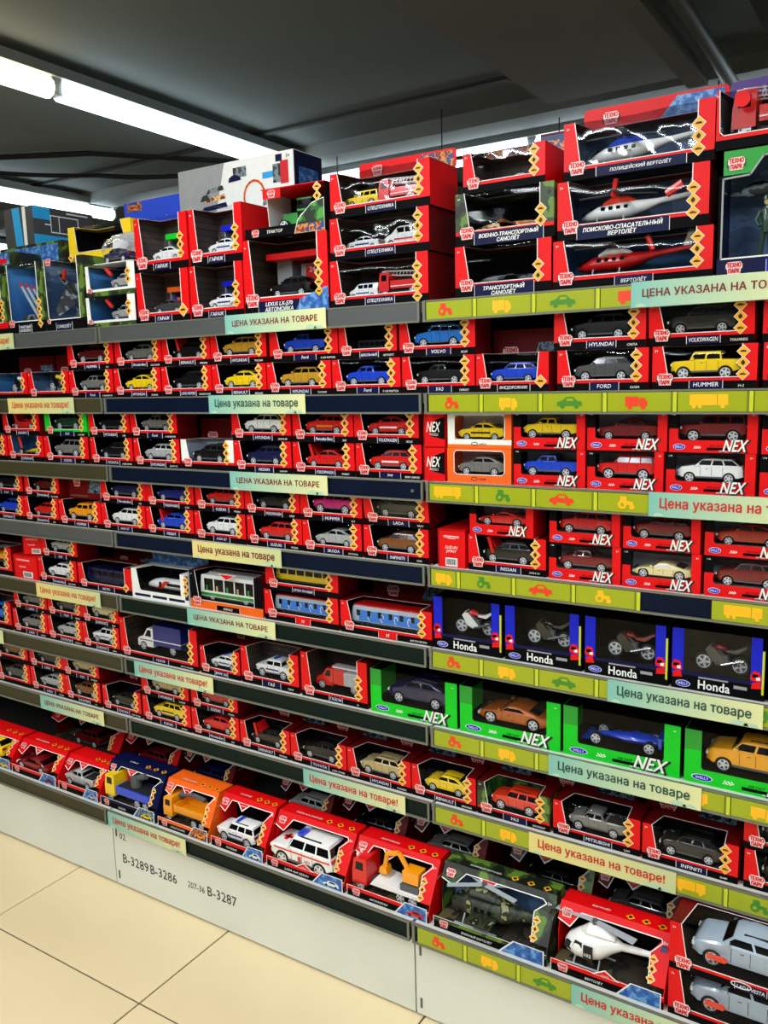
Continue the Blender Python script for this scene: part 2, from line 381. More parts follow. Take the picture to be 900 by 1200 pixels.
    for (xa, za, xb, zb_) in ((fx0-.004, zl, fx1+.0, zh+.01), (rx0+.004, zl, rx1, zh+.005)):
        ya, yb = side(za, xa)*.86, side(zb_, xb)*.86
        d = -.006 if xa < .5 else .006
        g.prism([((xa+d)*L, -ya*L, za*L), ((xa+d)*L, ya*L, za*L), ((xb+d)*L, yb*L, zb_*L), ((xb+d)*L, -yb*L, zb_*L)], (-d*L*.8, 0, -.003*L), 'glass')
    glass = g.mesh('glazing')
    l = MB()
    for sd in (-1, 1):
        y0, y1 = sorted((sd*hw*.5*L, sd*hw*.88*L)); zz = lerp(top, .02)*.86
        l.box(-.006*L, .05*L, y0, y1, (zz-.02)*L, (zz+.015)*L, 'lamp'); l.box(.965*L, 1.006*L, y0, y1, (belt-.06)*L, (belt-.02)*L, 'tail')
    CACHE[key] = (body, glass, l.mesh('lamps')); return CACHE[key]
def toy_car(parent, style, col, L, loc, name='toy_car'):
    hood = style.endswith('h') and style not in CARS
    if hood: style = style[:-1]
    b, g, l = car_meshes(style, col, L)
    t = O(name, b, parent, loc)
    O('glazing', g, t); O('lamps', l, t)
    _, belt, xf, xr, R, hw, _ = CARS[style]
    wheels(t, (xf, xr), R, hw, .06, L)
    if hood: O('bonnet', MB().box(-.1*L, 0, -hw*.8*L, hw*.8*L, 0, .012*L, 'paint_red').box(-.24*L, -.1*L, -hw*.75*L, hw*.75*L, 0, .012*L, 'paint_red'), t, (.24*L, 0, .26*L), (0, math.radians(58), 0))
    return t
def toy_truck(parent, kind, col, L, loc):
    """lorries: cab at x=0"""
    cab = {'truckarm': 'yellow', 'truckdump': 'orange', 'truckdigger': 'red', 'boxtruck': 'white', 'firevan': 'red', 'ladder': 'red'}[kind]
    p = 'paint_'+cab; mb = MB(); H = .19
    def B(x0, x1, y, z0, z1, m, q=mb): q.box(x0*L, x1*L, -y*L, y*L, z0*L, z1*L, m)
    if kind in ('boxtruck', 'firevan'):
        mb.xz([(x*L, z*L) for x, z in [(0, .07), (0, .17), (.03, .21), (.13, .235), (.23, .38), (.36, .38), (.36, .07)]], -.155*L, .155*L, p)
    else:
        mb.xz([(x*L, z*L) for x, z in [(0, .09), (0, .25), (.025, .42), (.05, .44), (.22, .44), (.22, .09)]], -.17*L, .17*L, p)
        B(-.012, .02, .16, .07, .12, 'grey_plastic')
    B(.05, .98, .06, .08, .14, 'grey_plastic')
    t = O('toy_truck', mb, parent, loc)
    g = MB()
    if kind in ('boxtruck', 'firevan'):
        for sd in (-1, 1): g.prism([(x*L, sd*.157*L, z*L) for x, z in [(.17, .24), (.31, .24), (.31, .35), (.235, .35)]], (0, -sd*.004*L, 0), 'glass')
        g.prism([(.135*L, -.13*L, .245*L), (.135*L, .13*L, .245*L), (.215*L, .13*L, .365*L), (.215*L, -.13*L, .365*L)], (-.006*L, 0, .003*L), 'glass')
    else:
        for sd in (-1, 1): g.prism([(x*L, sd*.172*L, z*L) for x, z in [(.05, .28), (.17, .28), (.17, .39), (.06, .39)]], (0, -sd*.004*L, 0), 'glass')
        g.prism([(.0*L, -.14*L, .27*L), (.0*L, .14*L, .27*L), (.022*L, .14*L, .39*L), (.022*L, -.14*L, .39*L)], (-.006*L, 0, 0), 'glass')
    O('glazing', g, t)
    l = MB()
    for sd in (-1, 1): l.box(-.008*L, .01*L, *sorted((sd*.08*L, sd*.14*L)), .13*L, .17*L, 'lamp')
    if kind == 'truckdigger':
        for k in range(3): l.box(.04*L, .07*L, (-.12+.09*k)*L, (-.08+.09*k)*L, .44*L, .47*L, 'lamp')
    O('lamps', l, t)
    b = MB()
    if kind == 'boxtruck':
        b.box(.38*L, 1.0*L, -.175*L, .175*L, .13*L, .46*L, 'paint_dblue')
        b.box(.38*L, 1.0*L, -.178*L, .178*L, .20*L, .215*L, 'paint_white'); b.box(.05*L, .34*L, -.158*L, .158*L, .17*L, .185*L, 'paint_dblue')
        O('cargo_box', b, t)
    elif kind == 'firevan':
        b.box(.38*L, .6*L, -.165*L, .165*L, .12*L, .38*L, 'paint_red'); b.box(.6*L, .97*L, -.165*L, .165*L, .12*L, .36*L, 'paint_silver')
        for k in range(3): b.box((.62+.12*k)*L, (.71+.12*k)*L, -.168*L, .168*L, .19*L, .32*L, 'clear_grey')
        b.box(.3*L, .95*L, -.08*L, .08*L, .38*L, .41*L, 'paint_white'); O('crew_body', b, t)
        text('side_number', '01', 'inkred', t, .49*L, -.167*L, .25*L, .06*L)
    elif kind == 'ladder':
        b.box(.25*L, .98*L, -.165*L, .165*L, .13*L, .28*L, 'paint_red'); b.box(.25*L, .98*L, -.167*L, .167*L, .17*L, .185*L, 'paint_white'); O('crew_body', b, t)
        a = MB()
        for sd in (-1, 1):
            for z in (.34, .42): a.tube((.08*L, sd*.06*L, (z+.06)*L), (.98*L, sd*.06*L, z*L), .008*L, 'paint_white', 5)
            for k in range(12): a.tube(((.1+.075*k)*L, sd*.06*L, .40*L), ((.13+.075*k)*L, sd*.06*L, .46*L), .005*L, 'paint_white', 4)
        a.box(.02*L, .1*L, -.07*L, .07*L, .38*L, .48*L, 'paint_white'); O('ladder', a, t)
    elif kind == 'truckdump':
        b.yz([(-.17*L, .2*L), (.17*L, .2*L), (.19*L, .34*L), (.17*L, .34*L), (.155*L, .215*L), (-.155*L, .215*L), (-.17*L, .34*L), (-.19*L, .34*L)], .27*L, .98*L, 'paint_orange')
        b.box(.27*L, .285*L, -.18*L, .18*L, .2*L, .34*L, 'paint_orange'); b.box(.965*L, .98*L, -.18*L, .18*L, .2*L, .33*L, 'paint_orange'); O('tipper_bed', b, t)
        a = MB(); a.path([(.25*L, .05*L, .35*L), (.3*L, -.02*L, .47*L), (.62*L, -.02*L, .53*L), (.9*L, -.02*L, .5*L)], .04*L, 'grey_plastic', 8); O('boom', a, t)
    elif kind == 'truckarm':
        b.box(.25*L, 1.0*L, -.17*L, .17*L, .15*L, .27*L, 'paint_blue'); b.box(.28*L, .97*L, -.14*L, .14*L, .26*L, .275*L, 'shade'); O('flat_bed', b, t)
        a = MB(); a.path([(.28*L, .1*L, .22*L), (.3*L, .08*L, .48*L), (.42*L, .08*L, .535*L), (.85*L, .08*L, .545*L)], .042*L, 'paint_red', 8)
        a.tube((.55*L, 0, .27*L), (.55*L, 0, .45*L), .09*L, 'grey_plastic', 12); a.tube((.55*L, 0, .4*L), (.8*L, 0, .5*L), .05*L, 'grey_plastic'); O('loader_arm', a, t)
    elif kind == 'truckdigger':
        b.xz([(x*L, z*L) for x, z in [(.27, .13), (.33, .21), (.62, .17), (1.0, .17), (1.0, .13)]], -.17*L, .17*L, 'paint_white'); O('trailer_deck', b, t)
        a = MB(); a.box(.72*L, .95*L, -.1*L, .1*L, .27*L, .42*L, 'paint_orange'); a.box(.70*L, .97*L, -.13*L, .13*L, .17*L, .25*L, 'grey_plastic')
        a.path([(.76*L, 0, .38*L), (.62*L, 0, .58*L), (.44*L, 0, .52*L), (.4*L, 0, .32*L)], .032*L, 'paint_orange', 8)
        a.xz([(.34*L, .26*L), (.47*L, .26*L), (.45*L, .36*L), (.36*L, .34*L)], -.06*L, .06*L, 'paint_orange'); O('excavator', a, t)
    wheels(t, (.13, .80) if kind in ('boxtruck', 'firevan') else (.12, .72, .9), .075, .165, .06, L)
    return t
def toy_bus(parent, kind, col, L, loc):
    mb = MB(); w = .1; h = .22
    c = {'metro': 'bluewhite', 'navy': 'navy', 'yellow': 'yellow', 'white': 'white', 'black': 'black'}[col]
    if kind == 'shuttle':
        mb.ell([(0, 0, .07, .02, .02), (.05, 0, .09, .06, .05), (.18, 0, .115, .095, .085), (.35, 0, .13, .105, .1), (1, 0, .13, .105, .1)][0:5], 'paint_white', 16)
        m2 = MB(); 
        for sd in (-1, 1): m2.prism([(x*L, sd*.108*L, z*L) for x, z in [(.3, .06), (.5, .2), (.62, .2), (.42, .06)]], (0, -sd*.01*L, 0), 'paint_red')
        mb.v = [(x*L, y*L, z*L) for x, y, z in mb.v]; t = O('toy_train', mb.mesh('toy_train', True), parent, loc); O('livery', m2, t)
        g = MB(); 
        for sd in (-1, 1):
            g.box(.55*L, .98*L, *sorted((sd*.1*L, sd*.108*L)), .12*L, .17*L, 'glass'); g.box(.36*L, .42*L, *sorted((sd*.1*L, sd*.108*L)), .07*L, .18*L, 'glass')
        O('glazing', g, t); return t
    H = {'trolley': .34, 'bus': .3}.get(kind, .24); W = .12 if kind == 'train' else .14
    mb.xz([(0, .05*L), (.0, H*.55*L), (.02*L, (H-.01)*L), (.05*L, H*L), (.98*L, H*L), (1*L, (H-.03)*L), (1*L, .05*L)], -W*L, W*L, 'paint_'+c)
    mb.box(.02*L, .98*L, -W*.8*L, W*.8*L, .02*L, .06*L, 'grey_plastic')
    if kind == 'trolley':
        mb.box(.0, L, -(W+.002)*L, (W+.002)*L, .06*L, .1*L, 'paint_green'); mb.box(.1*L, .9*L, -.08*L, .08*L, H*L, (H+.03)*L, 'paint_silver')
    if col == 'metro':
        mb.box(.1*L, L, -(W+.002)*L, (W+.002)*L, .06*L, .19*L, 'paint_azure'); mb.box(.02*L, L, -(W-.01)*L, (W-.01)*L, H*L, (H+.012)*L, 'paint_red')
    if col == 'yellow': mb.box(0, L, -(W+.002)*L, (W+.002)*L, H*.55*L, H*.6*L, 'paint_white'); mb.box(.02*L, .98*L, -W*.9*L, W*.9*L, H*L, (H+.02)*L, 'paint_silver')
    if col == 'navy':
        for x in (.3, .62): mb.box(x*L, (x+.02)*L, -(W+.004)*L, (W+.004)*L, .06*L, H*L, 'ink')
    t = O('toy_bus' if kind in ('trolley', 'bus') else 'toy_carriage', mb, parent, loc)
    n = 6 if kind == 'train' else 5; g = MB(); z0, z1 = (.15, .22) if kind == 'train' else (.13, H-.05)
    if kind == 'train' and col != 'metro': z0, z1 = .13, .2
    for sd in (-1, 1):
        for k in range(n):
            x = .07+.9*k/n
            if col == 'metro': g.box(x*L, (x+.05)*L, *sorted((sd*W*L, sd*(W+.004)*L)), .12*L, .19*L, 'glass')
            else: g.box(x*L, (x+.9/n-.025)*L, *sorted((sd*W*L, sd*(W+.004)*L)), z0*L, z1*L, 'glass')
    g.box(-.004*L, .004*L, -W*.8*L, W*.8*L, .13*L, (H-.04)*L, 'glass'); O('glazing', g, t)
    if col == 'metro':
        q = MB()
        for x in (.25, .43, .62, .8): q.line([(x*L+.022*L*math.cos(a), .12*L+.045*L*math.sin(a)) for a in [i*math.pi/4 for i in range(7)]], .008*L, 'paint_white', -(W+.004)*L, .002*L)
        O('livery', q, t)
    if kind == 'trolley':
        q = MB()
        for k in range(5): q.box((.1+.18*k)*L, (.13+.18*k)*L, -(W+.006)*L, -(W+.003)*L, .13*L, .2*L, 'paint_beige' if k % 2 else 'paint_green')
        O('seats', q, t)
    if kind != 'train': wheels(t, (.2, .78), .055, W, .05, L)
    else:
        q = MB()
        for x in (.14, .22, .76, .84):
            for sd in (-1, 1): q.tube((x*L, sd*W*.8*L, .03*L), (x*L, sd*W*.95*L, .03*L), .03*L, 'tyre', 10)
        O('bogies', q, t)
    return t
def toy_moto(parent, col, L, loc):
    body, second = {'white': ('white', 'black'), 'yellow': ('yellow', 'black'), 'redwhite': ('red', 'white'), 'black': ('black', 'black'), 'red': ('wine', 'black'), 'silver': ('wine', 'dgrey')}[col]
    m = MB(); r = .17
    t = O('toy_motorcycle', MB().tube((.17*L, 0, r*L), (.33*L, 0, .5*L), .018*L, 'chrome').tube((.83*L, -.03*L, r*L), (.55*L, -.03*L, .25*L), .022*L, 'grey_plastic')
          .box(.38*L, .62*L, -.06*L, .06*L, .14*L, .34*L, 'grey_plastic').tube((.5*L, -.07*L, .16*L), (.92*L, -.09*L, .3*L), .03*L, 'chrome').tube((.33*L, -.14*L, .52*L), (.33*L, .14*L, .52*L), .012*L, 'ink')
          .tube((.33*L, 0, .5*L), (.6*L, 0, .3*L), .02*L, 'grey_plastic'), parent, loc)
    O('fuel_tank', MB().ell([(.34*L, 0, .47*L, .02*L, .02*L), (.42*L, 0, .5*L, .08*L, .07*L), (.52*L, 0, .49*L, .07*L, .06*L), (.6*L, 0, .44*L, .03*L, .03*L)], 'paint_'+body, 10).mesh('fuel_tank', True), t)
    f = MB()
    for sd in (-1, 1): f.prism([(x*L, sd*.07*L, z*L) for x, z in [(.2, .42), (.3, .54), (.44, .4), (.6, .22), (.5, .14), (.34, .2)]], (0, -sd*.02*L, 0), 'paint_'+second)
    O('fairing', f, t)
    O('seat', MB().xz([(x*L, z*L) for x, z in [(.58, .42), (.6, .46), (.74, .47), (.95, .58), (.97, .55), (.78, .40)]], -.05*L, .05*L, 'paint_'+(second if second != 'black' else body)), t)
    for x in (.17, .83): O('wheel', wheel(), t, (x*L, 0, r*L), (0, 0, 0), (r*L, .07*L, r*L))
    return t
def toy_formula(parent, col, L, loc):
    p = 'paint_'+col
    t = O('toy_car', MB().ell([(0, 0, .06*L, .02*L, .015*L), (.3*L, 0, .09*L, .05*L, .04*L), (.5*L, 0, .11*L, .13*L, .07*L), (.8*L, 0, .11*L, .11*L, .06*L), (.95*L, 0, .1*L, .04*L, .03*L)], p, 12).mesh('toy_body', True), parent, loc)
    O('wings', MB().box(-.02*L, .06*L, -.18*L, .18*L, .04*L, .055*L, p).box(.9*L, L, -.16*L, .16*L, .2*L, .215*L, p).box(.92*L, .96*L, -.16*L, -.15*L, .08*L, .2*L, p).box(.92*L, .96*L, .15*L, .16*L, .08*L, .2*L, p), t)
    O('cockpit', MB().ell([(.42*L, 0, .16*L, .02*L, .01*L), (.48*L, 0, .17*L, .04*L, .035*L), (.56*L, 0, .17*L, .03*L, .03*L)], 'glass', 8), t)
    wheels(t, (.16, .82), .075, .2, .08, L); return t
def toy_heli(parent, kind, L, loc):
    m, t2 = {'police': ('paint_white', 'paint_blue'), 'rescue': ('paint_white', 'paint_orangered'), 'red': ('paint_dred', 'paint_white'), 'camo': ('camo_paint', 'camo_paint'), '102': ('paint_white', 'paint_white')}[kind]
    b = MB()
    if kind == '102':
        b.ell([(.04, 0, .17, .03, .03), (.08, 0, .18, .1, .09), (.18, 0, .2, .15, .14), (.3, 0, .22, .16, .16), (.42, 0, .24, .14, .14), (.52, 0, .27, .08, .08), (.6, 0, .28, .035, .04), (1, 0, .31, .02, .022)], m, 18)
        b.ell([(.2, 0, .33, .04, .03), (.28, 0, .37, .1, .06), (.42, 0, .38, .1, .055), (.54, 0, .34, .05, .03)], m, 14)
    elif kind == 'camo':
        b.ell([(0, 0, .15, .03, .03), (.05, 0, .17, .09, .07), (.2, 0, .19, .11, .1), (.55, 0, .2, .11, .1), (.7, 0, .22, .05, .06), (1, 0, .26, .02, .025)], m, 16)
        b.ell([(.15, 0, .29, .03, .02), (.22, 0, .32, .09, .05), (.45, 0, .32, .09, .05), (.55, 0, .28, .04, .02)], m, 12)
        b.box(.25, .5, -.26, .26, .15, .17, m)
    else:
        b.ell([(0, 0, .09, .01, .01), (.06, 0, .10, .05, .04), (.16, 0, .12, .075, .065), (.45, 0, .13, .08, .075), (.6, 0, .15, .05, .05), (.7, 0, .17, .025, .028), (1, 0, .2, .014, .02)], m, 14)
        b.ell([(.2, 0, .19, .03, .02), (.28, 0, .22, .05, .035), (.42, 0, .22, .05, .03), (.5, 0, .19, .03, .02)], t2, 12)
    b.v = [(x*L, y*L, z*L) for x, y, z in b.v]
    t = O('toy_helicopter', b.mesh('fuselage', True), parent, loc)
    zt = {'102': .31, 'camo': .26}.get(kind, .2); zr = {'102': .46, 'camo': .4}.get(kind, .275)
    O('tail_fin', MB().xz([(x*L, z*L) for x, z in [(.92, zt-.02), (.97, zt+.12), (1.02, zt+.12), (1.0, zt-.02)]], -.008*L, .008*L, t2 if kind != '102' else 'paint_dblue'), t)
    for k in range(4):
        O('rotor_blade', MB().box(.02*L, (.34 if kind != '102' else .42)*L, -.025*L, .025*L, 0, .008*L, 'clear_grey' if kind in ('camo', '102') else 'grey_plastic'), t, (.33*L, 0, zr*L), (0, math.radians(4), math.radians({'102': (-14, -8, 166, 172), 'camo': (30, 150, 204, -10)}.get(kind, (12, 100, 192, 280))[k])))
    O('rotor_hub', MB().tube((.33*L, 0, (zr-.12)*L), (.33*L, 0, (zr+.02)*L), .025*L, 'grey_plastic', 8), t)
    g = MB()
    if kind == '102':
        for sd in (-1, 1):
            for (x, z, s_) in [(.1, .2, .045), (.2, .24, .05)]:
                y = sd*.148 if x > .15 else sd*.12
                g.prism([((x-s_)*L, y*L*.9, (z-.03)*L), ((x+s_)*L, y*1.05*L, (z-.04)*L), ((x+s_)*L, y*1.0*L, (z+.04)*L), ((x-s_*.5)*L, y*.9*L, (z+.04)*L)], (0, -sd*.02*L, 0), 'glass')
            g.box(.27*L, .36*L, *sorted((sd*.15*L, sd*.168*L)), .14*L, .28*L, 'glass')
        text('side_number', '102', 'card_white', t, .315*L, -.17*L, .19*L, .035*L)
    else:
        for sd in (-1, 1):
            y = .112 if kind == 'camo' else .081
            for k in range(4): g.box((.2+.07*k)*L, (.235+.07*k)*L, *sorted((sd*(y-.02)*L, sd*y*L)), (.19 if kind == 'camo' else .135)*L, (.225 if kind == 'camo' else .165)*L, 'glass')
        zz = .2 if kind == 'camo' else .13
        g.prism([(.03*L, -.05*L, (zz-.02)*L), (.03*L, .05*L, (zz-.02)*L), (.09*L, .05*L, (zz+.04)*L), (.09*L, -.05*L, (zz+.04)*L)], (-.01*L, 0, .01*L), 'glass')
    O('glazing', g, t)
    s_ = MB(); y = .12 if kind in ('camo', '102') else .07
    for sd in (-1, 1):
        s_.tube((.08*L, sd*y*L, .02*L), (.5*L, sd*y*L, .02*L), .01*L, 'clear_grey' if kind in ('camo', '102') else 'tyre')
        for x in (.16, .4): s_.tube((x*L, sd*y*L, .02*L), (x*L, sd*y*.5*L, .1*L), .008*L, 'clear_grey')
    O('landing_skids', s_, t); return t
def toy_plane(parent, col, L, loc, rot=(0, 0, 0), jet=True):
    m = {'grey': 'camo_grey', 'orange': 'camo_orange', 'white': 'paint_white', 'green': 'paint_dgreen'}[col]
    b = MB().ell([(x*L, 0, z*L, r*L, r*L) for x, z, r in [(0, .08, .008), (.08, .085, .03), (.2, .09, .05), (.6, .09, .052), (.85, .1, .035), (1, .11, .012)]], m, 12)
    t = O('toy_aeroplane', b.mesh('fuselage', True), parent, loc, rot)
    w = MB()
    for sd in (-1, 1):
        w.prism([(x*L, sd*y*L, .085*L) for x, y in ([(.35, .04), (.62, .4), (.74, .4), (.75, .04)] if jet else [(.32, .04), (.42, .5), (.5, .5), (.52, .04)])], (0, 0, .012*L), m)
        w.prism([(x*L, sd*y*L, .1*L) for x, y in [(.84, .02), (.94, .2), (1.0, .2), (.98, .02)]], (0, 0, .01*L), m)
        if jet: w.xz([(x*L, z*L) for x, z in [(.8, .12), (.93, .26), (.99, .26), (.96, .12)]], sd*.05*L-.005*L, sd*.05*L+.005*L, m)
    if not jet: w.xz([(x*L, z*L) for x, z in [(.84, .11), (.95, .28), (1.02, .28), (.98, .11)]], -.006*L, .006*L, m)
    O('wings', w, t)
    O('canopy', MB().ell([(x*L, 0, z*L, r*L, r*L) for x, z, r in [(.1, .11, .01), (.16, .13, .025), (.24, .13, .028), (.32, .12, .01)]], 'glass', 8), t)
    return t
def toy_tractor(parent, L, loc):
    t = O('toy_tractor', MB().box(.08*L, .5*L, -.1*L, .1*L, .22*L, .42*L, 'paint_green').box(.3*L, .9*L, -.12*L, .12*L, .18*L, .3*L, 'paint_green').box(.5*L, .92*L, -.14*L, .14*L, .68*L, .72*L, 'paint_green').tube((.38*L, .06*L, .4*L), (.38*L, .06*L, .62*L), .015*L, 'ink'), parent, loc)
    g = MB().box(.52*L, .88*L, -.12*L, .12*L, .36*L, .68*L, 'glass')
    for x in (.52, .88):
        for sd in (-1, 1): g.tube((x*L, sd*.125*L, .3*L), (x*L, sd*.125*L, .68*L), .014*L, 'ink', 6)
    O('cab', g, t)
    O('mudguards', MB().box(.58*L, .98*L, .14*L, .24*L, .42*L, .46*L, 'paint_green').box(.58*L, .98*L, -.24*L, -.14*L, .42*L, .46*L, 'paint_green'), t)
    for sd in (-1, 1):
        O('wheel', wheel(), t, (.78*L, sd*.19*L, .21*L), (0, 0, 0), (.21*L, .11*L, .21*L)); O('wheel', wheel(), t, (.16*L, sd*.16*L, .14*L), (0, 0, 0), (.14*L, .09*L, .14*L))
    return t
def ambulance(parent, L, loc):
    t = toy_car(parent, 'jeep', 'white', L, loc); hw = .211
    q = MB()
    q.box(.08*L, .97*L, -hw*L-.0006, -hw*L+.001, .225*L, .243*L, 'paint_red'); q.box(.47*L, .52*L, -hw*L-.0006, -hw*L, .13*L, .2*L, 'paint_red')
    for a, b, c, d in ((.1, .22, -.025, .025), (.135, .185, -.07, .07)): q.box(a*L, b*L, c*L, d*L, .275*L, .286*L, 'paint_red')
    O('livery', q, t); O('beacon', MB().box(.42*L, .5*L, -.13*L, .02*L, .43*L, .475*L, 'paint_blue').box(.42*L, .5*L, .02*L, .13*L, .43*L, .475*L, 'clear_grey'), t)
    text('side_number', '103', 'inkred', t, .62*L, -hw*L-.0006, .16*L, .045*L)
    return t
def put_toy(root, toy, col, w, zf, y, L=None, x=None):
    L = L or w*.62; x = (w-L)*.46 if x is None else x; loc = (x, y, zf)
    s = toy[:-1] if toy.endswith('h') and toy[:-1] in CARS else toy
    if s in CARS: return toy_car(root, toy, col, L, loc)
    if toy == 'bike': return toy_moto(root, col, L*.75, (x+L*.2, y, zf))
    if toy == 'moto': return toy_moto(root, col, L, loc)
    if toy == 'formula': return toy_formula(root, col, L, loc)
    if toy in ('truckdump', 'truckarm', 'truckdigger', 'boxtruck', 'firevan', 'ladder'): return toy_truck(root, toy, col, L, loc)
    if toy in ('bus', 'train', 'trolley', 'shuttle'): return toy_bus(root, toy, col, L, loc)
    if toy == 'ambulance': return ambulance(root, L, loc)
    if toy.startswith('heli'): return toy_heli(root, {'helicamo': 'camo', 'heli102': '102'}.get(toy, toy[4:]), L, loc)
    raise ValueError(toy)
# ------------------------------------------------------------------ cartons
def logo_mesh():
    if 'logo' in CACHE: return CACHE['logo']
    mb = MB()
    for sx in (-1, 1):
        for z in (-.2, .0, .2): mb.box(*sorted((sx*.62, sx*.76)), .0, .02, z-.07, z+.07, 'ink')
    mb.xz([(-.5, -.5), (.5, -.5), (.55, -.12), (.66, 0), (.66, .3), (.5, .5), (-.5, .5), (-.66, .3), (-.66, 0), (-.55, -.12)], -.012, .02, 'tag_pink')
    CACHE['logo'] = mb.mesh('logo_plate'); return CACHE['logo']
def logo(parent, cx, y, cz, h, rot=(0, 0, 0)):
    p = O('logo_plate', logo_mesh(), parent, (cx, y, cz), rot, (h, .02, h))
    me, asp = textmesh('ТЕХНО\nПАРК', 'tag_red', 0, .06)
    O('logo_lettering', me, p, (0, -.04, 0), (0, 0, 0), (1.12/asp, 1, .84)); return p
def diamond_mesh(k):
    key = 'diamond%d' % k
    if key in CACHE: return CACHE[key]
    mb = MB(); mb.xz([(-.56, 0), (0, -.56), (.56, 0), (0, .56)], 0, .03, 'card_white'); mb.xz([(-.5, 0), (0, -.5), (.5, 0), (0, .5)], -.02, 0, 'diamond')
    if k == 0: mb.xz([(-.26, -.06), (.26, -.06), (.22, .06), (.1, .1), (-.12, .1), (-.24, .03)], -.035, -.02, 'ink')
    elif k == 1:
        mb.box(-.08, .08, -.035, -.02, -.2, .2, 'ink'); mb.box(-.16, .16, -.035, -.02, -.12, .1, 'ink')
    elif k == 2: mb.box(-.24, .26, -.035, -.02, -.09, .03, 'ink'); mb.xz([(-.2, .03), (.1, .14), (.12, .1), (-.1, .0)], -.035, -.02, 'ink')
    CACHE[key] = mb.mesh('diamond_tab'); return CACHE[key]
def diamonds(parent, cx, y, zc, size, n=3, rot=(0, 0, 0)):
    for i in range(n):
        O('diamond_tab', diamond_mesh(i % 3), parent, (cx, y, zc-(i-(n-1)/2)*size*.95), rot, (size, .02, size))
def badge(parent, cx, y, cz, w, h, body, dark='card_navy', bold=.02):
    b = MB().xz([(cx-w/2, cz-h*.5), (cx+w/2, cz-h*.5), (cx+w/2, cz+h*.35), (cx+w/2-.002, cz+h*.5), (cx-w/2+.002, cz+h*.5), (cx-w/2, cz+h*.35)], y-.0005, y, dark)
    for sx in (-1, 1): b.box(cx+sx*w/2-.0004, cx+sx*w/2+.0004, y-.0009, y, cz-h*.5, cz+h*.45, 'card_white')
    o = O('name_badge', b, parent)
    if body:
        ls = body.count('\n')+1
        text('badge_lettering', body, 'card_white', parent, cx, y-.0008, cz, h*(.5 if ls == 1 else .78), w*.86, .2 if any('А' <= c <= 'я' for c in body) else 0.1)
    return o
TH = dict(side='card_red', strip='card_black', inner='inner_dark', right='card_darkred', nd=3, logo=1, toptrim='card_darkred', film='film', band='card_red', ulT=.10, ulB=.155, urT=.86, urB=.86, strip_h=.185, vb=.27, badge=1, agemark=1)
